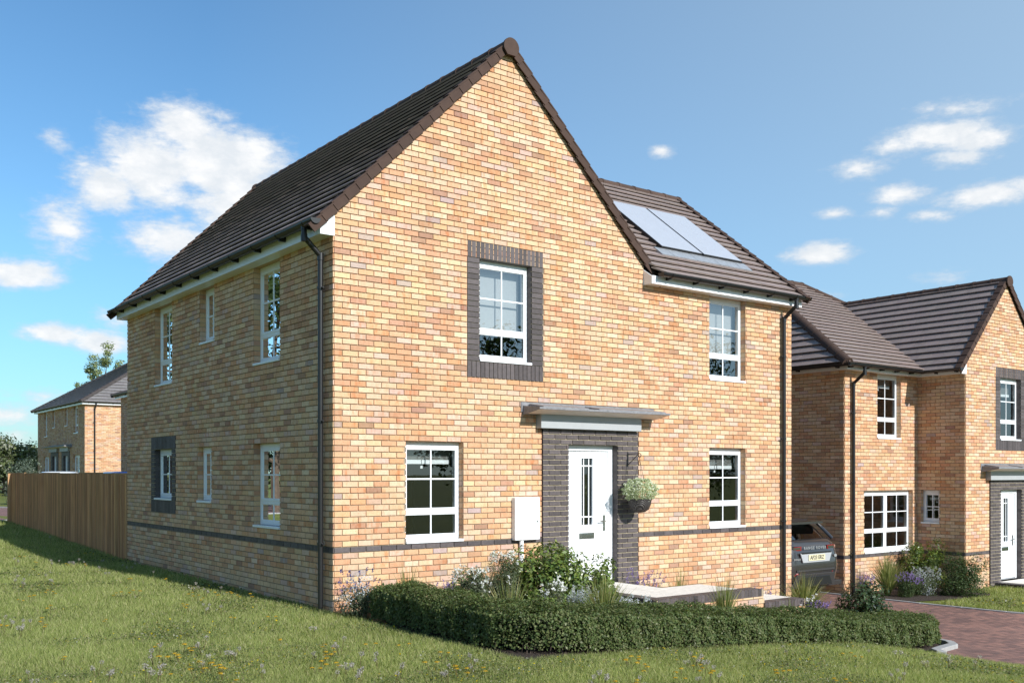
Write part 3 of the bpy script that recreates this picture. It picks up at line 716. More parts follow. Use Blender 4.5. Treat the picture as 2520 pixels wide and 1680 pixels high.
    tile_slope(mb, (3.0, 5.90, 4.836), (1, 0, 0), (0, -1, .78), c2, 6.1, s2, rnd)
    rf = mb.build('roof', M['tile'], H)
    mb = MB(); half_caps(mb, (2.68, -.10, 7.735), (2.68, 8.70, 7.735), rnd)
    pts = [(2.68 + .132 * math.cos(t), -.092, 7.685 + .132 * math.sin(t)) for t in [R(-18 + 216 * i / 18) for i in range(19)]] + [(2.61, -.092, 7.575), (2.75, -.092, 7.575)]
    mb.prism(pts, (0, -.03, 0), (.074, .049, .039, 1)); pts2 = [(x, 8.69, z) for x, _, z in pts]; mb.prism(pts2, (0, .04, 0), (.074, .049, .039, 1))
    half_caps(mb, (3.3, 2.81, 7.245), (9.12, 2.81, 7.245), rnd); mb.build('ridge_cap', M['cap'], rf)
    mb = MB()
    for x in (-.34, 5.70):
        verge(mb, (x, -.062, 4.765), (2.68 + math.copysign(.05, x - 2.68), -.062, 7.735 + .0), (0, -1, 0), rnd, hgt=.105); verge(mb, (x, 8.66, 4.765), (2.68 + math.copysign(.05, x - 2.68), 8.66, 7.735), (0, 1, 0), rnd, hgt=.105)
    verge(mb, (9.10, -.34, 4.83), (9.10, 2.77, 7.255), (1, 0, 0), rnd, gauge=.22, hgt=.11); verge(mb, (9.10, 5.96, 4.83), (9.10, 2.85, 7.255), (1, 0, 0), rnd, gauge=.22, hgt=.11)
    mb.build('verge', M['cap'], rf)
    # eaves
    mb = MB(); mb.box((-.2, -.035, 4.690), (-.018, 8.62, 4.705)); mb.box((-.2, -.035, 4.7055), (-.182, 8.62, 4.83))
    mb.prism([(-.205, -.037, 4.686), (-.010, -.037, 4.686), (-.010, -.037, 5.01), (-.205, -.037, 4.815)], (0, .03, 0))
    mb.prism([(-.205, 8.60, 4.686), (-.010, 8.60, 4.686), (-.010, 8.60, 5.01), (-.205, 8.60, 4.815)], (0, .03, 0))
    mb.build('fascia', M['white'], H); mb = MB()
    mb.box((5.36, -.2, 4.690), (9.07, -.010, 4.705)); mb.box((5.36, -.2, 4.7055), (9.07, -.182, 4.815))
    mb.prism([(5.345, -.205, 4.686), (5.345, -.009, 4.686), (5.345, -.009, 4.93), (5.345, -.205, 4.80)], (.02, 0, 0)); mb.prism([(9.065, -.205, 4.686), (9.065, -.009, 4.686), (9.065, -.009, 4.93), (9.065, -.205, 4.80)], (.02, 0, 0))
    mb.build('fascia', M['white'], H)
    gutter(H, (-.298, -.10, 4.85), (-.298, 8.70, 4.85), (-1, 0, 0), 11)
    gutter(H, (5.45, -.308, 4.85), (9.16, -.308, 4.85), (0, -1, 0), 6)
    downpipe(H, (-.298, .22, 4.82), (-.075, .22, 0), -.15, (4.07, 2.40, .86), (0, -1, 0)); downpipe(H, (8.80, -.308, 4.82), (8.76, -.075, 0), -.9, (3.8, 2.35, .9), (-1, 0, 0))
    # meter box beside the door
    mb = MB(); mb.box((2.758, -.10, .80), (3.205, -.006, 1.405)); mt = mb.build('meter_box', M['white'], H, bevel=.012)
    mb = MB(); mb.box((2.80, -.108, .835), (3.178, -.0995, 1.375)); mb.build('box_door', M['white'], mt, bevel=.004)
    mb = MB(); mb.tube([(3.145, -.112, 1.06), (3.145, -.1085, 1.06)], .014, 10); mb.build('lock', M['chrome'], mt)
    mb = MB(); mb.tube([(2.905, -.05, -.2), (2.905, -.05, .81)], .033, 12); mb.build('supply_pipe', M['white'], mt, smooth=True)
    # two collectors let into the right-hand roof, apron flashing below
    V = Vector((0, 1, .78)).normalized(); N = Vector((0, -.78, 1)).normalized(); O = Vector((0, -.32, 4.825))
    def onroof(x, v, h): return tuple(O + Vector((x, 0, 0)) + V * v + N * h)
    for a, b in ((6.20, 7.195), (7.225, 8.23)):
        mb = MB(); mb.box((a, .99, .0), (b, 2.75, .075), T=onroof); o = mb.build('solar_panel', M['black'], H, bevel=.004)
        mb = MB(); mb.box((a + .012, 1.002, .0755), (b - .012, 2.738, .079), T=onroof); mb.build('glass_cover', M['solar'], o)
    mb = MB()
    for i in range(8): a = 6.03 + i * .282; mb.box((a, .735, .0), (a + .28, .985, .042 + .002 * (i % 2)), T=onroof)
    mb.build('flashing', M['lead'], H)
    # iron bracket for the hanging basket
    mb = MB(); mb.box((4.97, -.048, 1.845), (4.995, -.038, 2.065)); mb.tube([(4.985, -.045, 2.04), (4.99, -.30, 2.045)], .007, 6)
    mb.tube([(4.985, -.045, 1.87), (4.99, -.27, 2.035)], .006, 6)
    mb.tube([(4.99, -.30 - .028 * math.sin(t), 2.017 + .028 * math.cos(t)) for t in np.linspace(0, 4.6, 12)], .006, 6); mb.build('basket_bracket', M['black'], H)
    return H
main_house()

# ------------------------------------------------------------------ the house beyond the drive
def hip_roof(mb, caps, O, A, B, La, Lb, z, pm, ph, rnd):
    O, A, B = Vector((*O, z)), Vector(A), Vector(B); Z = Vector((0, 0, 1)); half = Lb / 2; rise = pm * half; ins = rise / ph
    S = half * math.hypot(1, pm); S2 = ins * math.hypot(1, ph); cl = [(0, 0), (La, 0), (La - ins, S), (ins, S)]; ch = [(0, 0), (Lb, 0), (half, S2)]
    tile_slope(mb, O, A, B + Z * pm, cl, La, S, rnd); tile_slope(mb, O + B * Lb, A, Z * pm - B, cl, La, S, rnd)
    tile_slope(mb, O, B, A + Z * ph, ch, Lb, S2, rnd); tile_slope(mb, O + A * La, B, Z * ph - A, ch, Lb, S2, rnd)
    p, q = O + A * ins + B * half + Z * rise, O + A * (La - ins) + B * half + Z * rise; up = Z * .03
    half_caps(caps, p + up, q + up, rnd)
    for c, t in ((O, p), (O + B * Lb, p), (O + A * La, q), (O + A * La + B * Lb, q)): half_caps(caps, c + up, t + up, rnd)
    return p, q
def neighbour():
    H = thing('brick_house', 'buff brick house beyond the block driveway with a hipped roof and projecting right gable', 'house', (12.372, 1.167, -.80), group='brick houses of the estate')
    F = frameT((0, 0, 0), (1, 0, 0), (0, -1, 0)); L = frameT((0, 0, 0), (0, 1, 0), (-1, 0, 0)); G = frameT((2.755, -1.123, 0), (1, 0, 0), (0, -1, 0)); GL = frameT((2.755, -1.123, 0), (0, 1, 0), (-1, 0, 0)); GR = frameT((6.22, -1.123, 0), (0, 1, 0), (1, 0, 0))
    wu = (1.178, 2.072, SILL_UP, HEAD_UP); wb = (.695, 2.55, SILL_LO, HEAD_LO)
    wall(H, F, 0, 2.755, -.4, 4.70, [wu, wb], u_off=.0, seed=31)
    wall(H, L, 0, 8.4, -.4, 4.70, u_off=BL / 2, seed=32)
    ws = (.585, 1.02, .75 + 9 * CH, HEAD_LO)
    wall(H, GL, 0, 1.123, -.4, 4.70, [ws], u_off=BL / 2, seed=33)
    g = lambda v: v - 2.755
    uw = (g(4.249), g(5.188), SILL_UP, HEAD_UP); dd = (g(4.225), g(5.188), -.2, HEAD_LO)
    wall(H, G, 0, 3.465, -.4, 4.70, [uw, dd], [(g(4.035), g(5.402), uw[2] - 3 * CH, uw[3] + 3 * CH, uw, 'frame'), (g(3.752), g(5.662), -.3, .75 + 22 * CH, dd, 'porch')], u_off=0., gable=[(0, 4.70), (3.465, 4.70), (3.465, 5.01), (1.7325, 6.85), (0, 5.01)], seed=34)
    mb = MB(); mb.poly([GR(0, 0, -.4), GR(9.5, 0, -.4), GR(9.5, 0, 4.75), GR(0, 0, 4.75)], ONE, 2); mb.poly([(0, 8.4, -.4), (6.22, 8.4, -.4), (6.22, 8.4, 4.75), (0, 8.4, 4.75)], ONE, 2); mb.build('rear_wall', WM, H)
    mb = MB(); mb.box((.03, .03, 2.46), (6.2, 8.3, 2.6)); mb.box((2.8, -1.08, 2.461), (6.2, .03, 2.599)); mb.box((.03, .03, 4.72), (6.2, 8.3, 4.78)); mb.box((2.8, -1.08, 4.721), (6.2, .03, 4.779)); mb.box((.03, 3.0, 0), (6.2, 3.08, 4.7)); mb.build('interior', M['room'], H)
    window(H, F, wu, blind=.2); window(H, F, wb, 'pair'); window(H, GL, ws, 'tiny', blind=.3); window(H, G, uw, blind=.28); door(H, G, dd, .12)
    canopy(H, G, g(3.40), g(5.99), g(3.60), g(5.82))
    rnd = random.Random(41); mb = MB(); cp = MB()
    hip_roof(mb, cp, (-.32, -.317), (1, 0, 0), (0, 1, 0), 6.9, 8.94, 4.805, .61, 1.12, rnd)
    S = 2.042 * math.hypot(1, 1.06); cl = [(0, 0), (.98, 0), (4.6, S), (0, S)]
    tile_slope(mb, (2.446, -1.19, 4.765), (0, 1, 0), (1, 0, 1.06), cl, 4.6, S, rnd); tile_slope(mb, (6.53, -1.19, 4.765), (0, 1, 0), (-1, 0, 1.06), cl, 4.6, S, rnd)
    rf = mb.build('roof', M['tile'], H)
    half_caps(cp, (4.488, -1.22, 6.92), (4.488, 3.35, 6.92), rnd)
    pts = [(4.488 + .132 * math.cos(t), -1.215, 6.87 + .132 * math.sin(t)) for t in [R(-18 + 216 * i / 18) for i in range(19)]] + [(4.42, -1.215, 6.76), (4.556, -1.215, 6.76)]
    cp.prism(pts, (0, -.03, 0), (.074, .049, .039, 1)); cp.build('ridge_cap', M['cap'], rf)
    mb = MB()
    for x in (2.41, 6.566): verge(mb, (x, -1.185, 4.76), (4.488 + math.copysign(.05, x - 4.488), -1.185, 6.92), (0, -1, 0), rnd, hgt=.105)
    mb.build('verge', M['cap'], rf)
    mb = MB(); mb.box((-.2, -.2, 4.69), (2.755, -.010, 4.705)); mb.box((-.2, -.2, 4.7055), (2.56, -.182, 4.82)); mb.box((-.2, -.01, 4.691), (-.01, 8.5, 4.7045)); mb.box((-.2, -.182, 4.7055), (-.182, 8.5, 4.82))
    mb.box((2.555, -1.158, 4.6905), (2.745, -.2, 4.7055)); mb.box((2.555, -1.158, 4.706), (2.573, -.2, 4.83)); mb.prism([(2.55, -1.16, 4.686), (2.745, -1.16, 4.686), (2.745, -1.16, 5.01), (2.55, -1.16, 4.81)], (0, .03, 0)); mb.build('fascia', M['white'], H)
    gutter(H, (-.325, -.36, 4.80), (-.325, 8.5, 4.80), (-1, 0, 0), 9); gutter(H, (-.36, -.325, 4.80), (2.45, -.325, 4.80), (0, -1, 0), 5); gutter(H, (2.440, -1.22, 4.80), (2.440, -.30, 4.80), (-1, 0, 0), 2)
    downpipe(H, (.235, -.325, 4.77), (.215, -.075, 0), -.2, (3.8, 2.35, .87), (-1, 0, 0))
    return H
neighbour()
mb = MB(); rr_ = random.Random(2)
mb.box((16.36, -2.6, -1.0), (17.6, .008, -.775), (.5, .36, .2, 1), 0)
for i in range(34): mb.box((16.33, -2.6 + i * .0765, -.775), (16.50, -2.6 + i * .0765 + .068, -.70), slate(rr_), 1)
mb.box((16.345, -2.6, -.77), (17.6, .006, -.703), ONE, 2); mb.box((16.5, -2.6, -.702), (17.6, .005, -.692), ONE, 3)
tag(mb.build('front_step', WM + [M['slab']]), 'low brick edged path leading up to the white door of the right house', 'step')

# ------------------------------------------------------------------ houses seen over the fence
def far_pair():
    H = thing('brick_house', 'distant semi-detached brick pair with hipped grey roof seen over the fence', 'house', (7.43, 41.6, .50), group='brick houses of the estate')
    L = frameT((0, 0, 0), (0, 1, 0), (-1, 0, 0)); F = frameT((0, 0, 0), (1, 0, 0), (0, -1, 0))
    hs = [(8.05, 8.85, SILL_UP, HEAD_UP), (6.3, 6.85, .75 + 40 * CH, HEAD_UP), (3.5, 4.05, .75 + 40 * CH, HEAD_UP), (1.3, 2.2, SILL_UP, HEAD_UP), (7.65, 9.0, .75, HEAD_LO), (.95, 2.3, .75, HEAD_LO)]
    ds = [(5.85, 6.75, -.2, HEAD_LO), (3.35, 4.25, -.2, HEAD_LO)]
    wall(H, L, 0, 10.45, -.6, 4.70, hs + ds, [(5.45, 7.15, -.4, 2.389, ds[0], 'porch'), (2.95, 4.65, -.4, 2.389, ds[1], 'porch')], u_off=0, seed=51)
    wall(H, F, 0, 9.0, -.6, 4.70, u_off=BL / 2, seed=52)
    mb = MB(); mb.poly([(0, 10.45, -.5), (9, 10.45, -.5), (9, 10.45, 4.75), (0, 10.45, 4.75)], ONE, 2); mb.poly([(9, 0, -.5), (9, 10.45, -.5), (9, 10.45, 4.75), (9, 0, 4.75)], ONE, 2); mb.build('rear_wall', WM, H)
    mb = MB(); mb.box((.1, .1, 2.46), (8.9, 10.3, 2.6)); mb.box((.1, .1, 4.72), (8.9, 10.3, 4.78)); mb.box((3, .1, 0), (3.1, 10.3, 4.7)); mb.build('interior', M['room'], H)
    for i, h in enumerate(hs): window(H, L, h, ('sash', 'small', 'small', 'sash', 'pair', 'pair')[i], far=True)
    for d in ds: door(H, L, d, .08)
    canopy(H, L, 2.55, 7.7, 5.4, 7.2); mb = MB(); mb.box((2.9, .008, 2.389), (4.7, .135, 2.59), T=L); mb.build('canopy_box', M['greybox'], H)
    rnd = random.Random(55); mb = MB(); cp = MB(); hip_roof(mb, cp, (9.32, -.32), (0, 1, 0), (-1, 0, 0), 11.09, 9.64, 4.80, .61, 1.12, rnd)
    rf = mb.build('roof', M['tile_grey'], H); cp.build('ridge_cap', M['tile_grey'], rf)
    mb = MB(); mb.box((-.2, -.2, 4.69), (-.01, 10.6, 4.82)); mb.box((-.01, -.2, 4.6905), (9.2, -.01, 4.8195)); mb.build('fascia', M['white'], H)
    gutter(H, (-.262, -.3, 4.835), (-.262, 10.7, 4.835), (-1, 0, 0), 11); gutter(H, (-.3, -.262, 4.835), (9.2, -.262, 4.835), (0, -1, 0), 8)
    downpipe(H, (.47, -.262, 4.80), (.45, -.075, 0), -.3, (3.8, 2.35), (-1, 0, 0))
M['tile_grey'] = m_tile('grey_tile', .85, (.80, .95, 1.05))
def far_single():
    H = thing('brick_house', 'brick house half hidden behind the nearest house, its shaded side wall just showing', 'house', (5.96, 21.7, .02), group='brick houses of the estate')
    L = frameT((0, 0, 0), (0, 1, 0), (-1, 0, 0)); F = frameT((0, 0, 0), (1, 0, 0), (0, -1, 0)); B = frameT((0, 8.46, 0), (1, 0, 0), (0, 1, 0))
    w = (6.9, 7.7, .75, HEAD_LO)
    wall(H, L, 0, 8.46, -.6, 4.70, [w], u_off=0, seed=61); wall(H, F, 0, 4, -.6, 4.70, u_off=BL / 2, seed=62)
    mb = MB(); mb.poly([B(0, 0, -.5), B(4, 0, -.5), B(4, 0, 4.75), B(0, 0, 4.75)], ONE, 2); mb.poly([(4, 0, -.5), (4, 8.46, -.5), (4, 8.46, 4.75), (4, 0, 4.75)], ONE, 2); mb.build('rear_wall', WM, H)
    mb = MB(); mb.box((.1, .1, 4.72), (3.9, 8.3, 4.78)); mb.build('interior', M['room'], H); window(H, L, w, 'pair', far=True)
    rnd = random.Random(65); mb = MB(); cp = MB(); hip_roof(mb, cp, (4.32, -.32), (0, 1, 0), (-1, 0, 0), 9.1, 4.64, 4.80, .33, .7, rnd); rf = mb.build('roof', M['tile_grey'], H); cp.build('ridge_cap', M['tile_grey'], rf)
    mb = MB(); mb.box((-.2, -.2, 4.69), (-.01, 8.66, 4.82)); mb.box((-.01, -.2, 4.6905), (4.2, -.01, 4.8195)); mb.build('fascia', M['white'], H); gutter(H, (-.262, -.3, 4.835), (-.262, 8.76, 4.835), (-1, 0, 0), 9)
far_pair(); far_single()

# ------------------------------------------------------------------ timber fence running back from the house
def fence():
    H = thing('timber_fence', 'tall brown close-boarded timber fence running back from the side of the house', 'fence', (0, 8.6, 0)); rnd = random.Random(71)
    y0, y1 = 8.61, 19.7; n = 6; L = (y1 - y0) / n
    for i in range(n):
        a, b = y0 + i * L, y0 + (i + 1) * L; mb = MB(); w = .105; m = round((b - a) / w); top = 1.725 + (.012 if i % 2 else 0)
        for k in range(m):
            p = a + (b - a) * k / m; q = p + (b - a) / m + .02; t = rnd.uniform(.72, 1.2); c = (.58 * t, .32 * t * rnd.uniform(.94, 1.03), .155 * t, 1); zb = gz(0, p) - .05
            x0, x1 = -.006 + rnd.uniform(-.002, .002), .014
            mb.prism([(x0 - .012, p - 8.6, zb), (x0, q - 8.6, zb), (x1, q - 8.6, zb), (x1, p - 8.6, zb)], (0, 0, top - zb), c)
        mb.build('panel', M['wood'], H)
        mb = MB(); c = (.46, .28, .15, 1); zb = gz(0, b) - .1
        mb.box((-.014, a - 8.6, top), (.03, b - 8.6 - .03, top + .022), c); mb.build('capping', M['wood'], H)
    for i in range(n + 1):
        y = y0 + i * L; mb = MB(); c = (.46, .28, .15, 1); last = i == n
        mb.box((-.085 if last else .016, y - 8.6 - .045, gz(0, y) - .1), (.02 if last else .11, y - 8.6 + .045, 1.735), c); mb.build('post', M['wood'], H)
fence()

# ------------------------------------------------------------------ paved landing, its retaining walls and coping
def landing():
    H = thing('door_landing', 'raised paved landing before the white front door with dark brick edging', 'landing', (4.2, -1.0, 0)); ox, oy = 4.2, -1.0; rnd = random.Random(81)
    T = lambda x, y, z: (x - ox, y - oy, z)
    mb = MB(); xs = [3.76, 4.20, 4.64]; ys = [-1.86, -1.24, -.62, -.035]
    for a, b in zip(xs[:-1], xs[1:]):
        for c, d in zip(ys[:-1], ys[1:]): mb.box((a + .003, c + .003, .06), (b - .003, d - .003, .10 + rnd.uniform(0, .002)), (1, 1, 1, 1), 0, T)
    mb.box((4.64, -1.86, .0), (5.55, -1.0, .085), ONE, 0, T)
    mb.build('paving', M['slab'], H)
    mb = MB()                                                        # brick-on-edge coping
    for i in range(int(1.95 / .0745)): y = -2.02 + i * .0745; mb.box((3.55, y + .004, .0), (3.755, y + .0705, .105), slate(rnd), 1, T)
    for i in range(int(2.15 / .0745)): x = 3.57 + i * .0745; mb.box((x + .004, -2.075, .0), (x + .0705, -1.87, .107), slate(rnd), 1, T)
    mb.box((3.556, -2.07, -.0), (5.70, -1.875, .099), ONE, 2, T); mb.box((3.556, -1.87, .0), (3.75, -.06, .098), ONE, 2, T)
    for i in range(int(.95 / .0745)): x = 5.73 + i * .0745; mb.box((x + .004, -2.075, -.205), (x + .0705, -1.87, -.10), slate(rnd), 1, T)
    mb.box((5.73, -2.07, -.205), (6.65, -1.875, -.107), ONE, 2, T); mb.build('coping', WM, H)
    mb = MB(); Fw = frameT((3.57 - ox, -2.06 - oy, 0), (1, 0, 0), (0, -1, 0)); Sw = frameT((3.57 - ox, -2.06 - oy, 0), (0, 1, 0), (-1, 0, 0))
    for TT, a, z1 in ((Fw, 2.14, 0.), (Sw, 2.0, 0.)): mortar_plane(mb, TT, (0, a, -.7, z1), [], 0.); lay(mb, TT, (0, a, -.7, z1), [], None, 0, rnd, zb=-.7 - .0)
    F2 = frameT((5.71 - ox, -2.06 - oy, 0), (1, 0, 0), (0, -1, 0)); mortar_plane(mb, F2, (0, .95, -.8, -.205), [], 0.); lay(mb, F2, (0, .95, -.8, -.205), [], None, 0, rnd, zb=-.8)
    for x, z in ((5.70, .0), (6.66, -.205)): mb.box((x - .1, -2.05, -.9), (x, -1.2, z - .002), ONE, 2, T)
    mb.build('retaining_wall', WM, H)
    mb = MB(); mb.box((5.72, -1.87, -.3), (6.65, -.9, -.11), ONE, 0, T); mb.build('lower_step', M['slab'], H)
landing()

# ------------------------------------------------------------------ leaves, blades and plants
def leaf_quads(P, N, size, col, rng, aspect=.5, fold=.18):
    """one four-cornered leaf at every point P, lying about square to N"""
    n = len(P); N = N / np.maximum(np.linalg.norm(N, axis=1, keepdims=True), 1e-6)
    a = rng.normal(size=(n, 3)); a -= N * (a * N).sum(1, keepdims=True); a /= np.maximum(np.linalg.norm(a, axis=1, keepdims=True), 1e-6)
    b = np.cross(N, a); s = np.asarray(size)[:, None] * np.ones((n, 1))
    V = np.stack([P - a * s * .5, P - b * s * aspect * .5 + N * s * fold * .5 + a * s * .06, P + a * s * .5 - N * s * fold * .4, P + b * s * aspect * .5 + N * s * fold * .5 + a * s * .06], 1).reshape(-1, 3)
    return V, np.arange(4 * n).reshape(n, 4), col
def pick(cols, n, rng, var=.2, w=None):
    c = np.array(cols)[rng.choice(len(cols), n, p=w)]; return np.clip(c * (1 + rng.uniform(-var, var, (n, 1))), 0, 1)
def clumpy(center, rad, n, rng, clumps=14, cr=.42, flat=.0):
    """points and outward normals over a lumpy crown made of overlapping clumps"""
    c = rng.normal(size=(clumps, 3)); c /= np.linalg.norm(c, axis=1, keepdims=True); c *= rng.uniform(.35, .72, (clumps, 1)); c[:, 2] = rng.uniform(-.72, .70, clumps); c[:, :2] *= np.sqrt(1 - .7 * np.maximum(c[:, 2:3], 0) ** 2) * 1.12
    k = rng.integers(0, clumps, n); d = rng.normal(size=(n, 3)); d /= np.linalg.norm(d, axis=1, keepdims=True)
    r = cr * rng.uniform(.35, 1.0, (n, 1)) ** .5 * rng.uniform(.8, 1.25, (clumps, 1))[k]
    P = c[k] + d * r; Nn = d * .6 + P * .5 + rng.normal(size=(n, 3)) * .45 + np.array([0, 0, .35])
    return P * np.array(rad) + np.array(center), Nn
def strips(base, tip, width, rng, seg=3, droop=0.0, col=None):
    """thin tapering blades from base to tip, bowed outward; returns verts, tris, colour per tri"""
    n = len(base); t = np.linspace(0, 1, seg + 1); side = np.cross(tip - base, rng.normal(size=(n, 3))); side /= np.maximum(np.linalg.norm(side, axis=1, keepdims=True), 1e-6)
    out = tip - base; h = out.copy(); h[:, 2] = 0; V = []
    for k, tt in enumerate(t):
        p = base + out * tt + np.array([0, 0, 1.]) * (np.linalg.norm(out, axis=1) * droop * 4 * tt * (1 - tt))[:, None] * .5 - h * (tt * (1 - tt) * .6)
        w = (np.asarray(width) * (1 - tt ** 1.6 * .92))[:, None] * np.ones((n, 1)); V += [p - side * w * .5, p + side * w * .5]
    V = np.stack(V, 1); m = 2 * (seg + 1); F = []
    for k in range(seg): F += [[2 * k, 2 * k + 1, 2 * k + 3], [2 * k, 2 * k + 3, 2 * k + 2]]
    F = (np.array(F)[None] + (np.arange(n) * m)[:, None, None]).reshape(-1, 3)
    C = np.repeat(col, 2 * seg, 0) if col is not None else None
    return V.reshape(-1, 3), F, C

G_HEDGE = [(.085, .125, .04), (.115, .155, .05), (.16, .185, .07), (.07, .105, .036), (.13, .14, .06)]
G_SHRUB = [(.11, .165, .03), (.15, .21, .04), (.08, .13, .03), (.19, .23, .06)]
G_DULL = [(.115, .14, .08), (.085, .11, .06), (.15, .165, .105)]
G_TREE = [(.05, .075, .022), (.07, .095, .03), (.035, .055, .018)]

def hedge():
    rng = np.random.default_rng(101)
    path = np.array([(.36, -.95), (.34, -2.2), (.34, -3.0), (.40, -3.52), (1.0, -3.57), (3.5, -3.57), (5.5, -3.57), (6.8, -3.57), (7.2, -3.50), (7.40, -3.2), (7.42, -2.6)]); w = .34
    for _ in range(3): path = np.concatenate([path[:1], np.stack([path[:-1] * .75 + path[1:] * .25, path[:-1] * .25 + path[1:] * .75], 1).reshape(-1, 2), path[-1:]])
    seg = np.diff(path, axis=0); L = np.linalg.norm(seg, axis=1); cum = np.concatenate([[0], np.cumsum(L)])
    def at(s):
        i = np.clip(np.searchsorted(cum, s, side='right') - 1, 0, len(L) - 1); t = (s - cum[i]) / L[i]; p = path[i] + seg[i] * t[:, None]; tg = seg / L[:, None]; kn = np.concatenate([tg[:1], tg[:-1] + tg[1:], tg[-1:]]); d = kn[i] * (1 - t[:, None]) + kn[i + 1] * t[:, None]; d /= np.linalg.norm(d, axis=1, keepdims=True)
        return p, np.stack([-d[:, 1], d[:, 0]], 1), d
    root = thing('clipped_hedge', 'low clipped dark green hedge wrapped round the front flower bed', 'hedge', (3.5, -3.57, gz(3.5, -3.57))); O = np.array([3.5, -3.57, gz(3.5, -3.57)])
    n = 115000; s = rng.uniform(-.05, cum[-1] + .05, n); face = rng.choice(4, n, p=[.36, .14, .36, .14]); zt = np.interp(s, [0, 2.5, 4, 6, 9, 12], [.415, .43, .415, .355, .385, .40]) + .010 * np.sin(s * 3.1) + .008 * np.sin(s * 7.7 + 1); z0 = .05
    p, nn, d = at(np.clip(s, 0, cum[-1])); r_ = rng.uniform(0, 1, n); r2 = r_; dep = rng.exponential(.035, n) - .025 + .022 * np.sin(s * 9 + face) * np.sin(s * 2.3) + .016 * np.sin(s * 23 + 3 * r_) + .018 * np.sin(s * 5.1 + 6 * r_)
    off = np.zeros(n); zz = np.zeros(n); Nn = np.zeros((n, 3))
    a = face == 0; off[a] = -(w - dep[a]); zz[a] = z0 + (zt[a] - z0) * r2[a]; Nn[a, :2] = -nn[a]
    a = face == 3; off[a] = (w - dep[a]); zz[a] = z0 + (zt[a] - z0) * r2[a]; Nn[a, :2] = nn[a]
    a = (face == 2); off[a] = (r2[a] * 2 - 1) * w; zz[a] = zt[a] - dep[a] + (rng.uniform(0, 1, a.sum()) < .05) * rng.uniform(0, .045, a.sum()); Nn[a, 2] = 1
    a = (face == 1); off[a] = (r2[a] * 2 - 1) * w; zz[a] = z0 + (zt[a] - z0) * rng.uniform(0, 1, a.sum()); end = rng.uniform(0, 1, n) < .5; e0, e1 = a & end, a & ~end
    for m, ss, sg in ((e0, 0., -1), (e1, cum[-1], 1)):
        k = m.sum(); pp, n2, d2 = at(np.full(k, ss) if sg < 0 else np.full(k, ss - 1e-4)); keep = rng.uniform(0, 1, k) < .35
        p[m] = pp + d2 * (sg * (.02 - dep[m]))[:, None] * 1.0; nn[m] = n2; Nn[m, :2] = d2 * sg; zz[m][~keep] = z0
    rd = np.minimum(np.maximum(np.abs(off) - (w - .08), 0), .1); zz = np.where(zz > zt - .1, zz - rd * .5 * (zz - zt + .1) / .1, zz)           # rounded shoulders
    ragged = (zz < z0 + .06) & (rng.uniform(0, 1, n) < .35)
    xy = p + nn * off[:, None]; P = np.column_stack([xy, gh(xy[:, 0], xy[:, 1]) + zz]); P += rng.normal(size=(n, 3)) * .007; P = P[~ragged]; Nn = (Nn + rng.normal(size=(n, 3)) * .55 + np.array([0, 0, .25]))[~ragged]; n = len(P)
    col = pick(G_HEDGE, n, rng, .15); y = rng.uniform(0, 1, n) < .02; col[y] = np.array([.28, .29, .18])
    V, F, C = leaf_quads(P - O, Nn, rng.uniform(.021, .038, n), col, rng, .62); np_mesh('foliage', V, F, M['leaf'], C, root)
    # solid heart with the hedge's inner shade put into its colour, and the bare stems underneath
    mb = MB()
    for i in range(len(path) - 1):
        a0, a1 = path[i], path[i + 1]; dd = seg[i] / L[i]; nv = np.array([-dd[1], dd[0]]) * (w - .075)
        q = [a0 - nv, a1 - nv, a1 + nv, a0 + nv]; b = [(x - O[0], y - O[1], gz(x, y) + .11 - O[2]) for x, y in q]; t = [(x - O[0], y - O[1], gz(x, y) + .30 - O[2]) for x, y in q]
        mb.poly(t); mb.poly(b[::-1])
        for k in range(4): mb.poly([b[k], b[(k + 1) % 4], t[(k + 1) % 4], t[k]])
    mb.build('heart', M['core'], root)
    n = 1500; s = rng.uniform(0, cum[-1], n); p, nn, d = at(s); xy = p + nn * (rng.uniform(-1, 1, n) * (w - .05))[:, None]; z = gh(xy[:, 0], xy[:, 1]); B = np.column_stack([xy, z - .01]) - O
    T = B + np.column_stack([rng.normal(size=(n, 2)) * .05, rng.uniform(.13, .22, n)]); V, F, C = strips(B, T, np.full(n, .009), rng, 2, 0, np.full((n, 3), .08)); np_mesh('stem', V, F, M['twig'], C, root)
hedge()

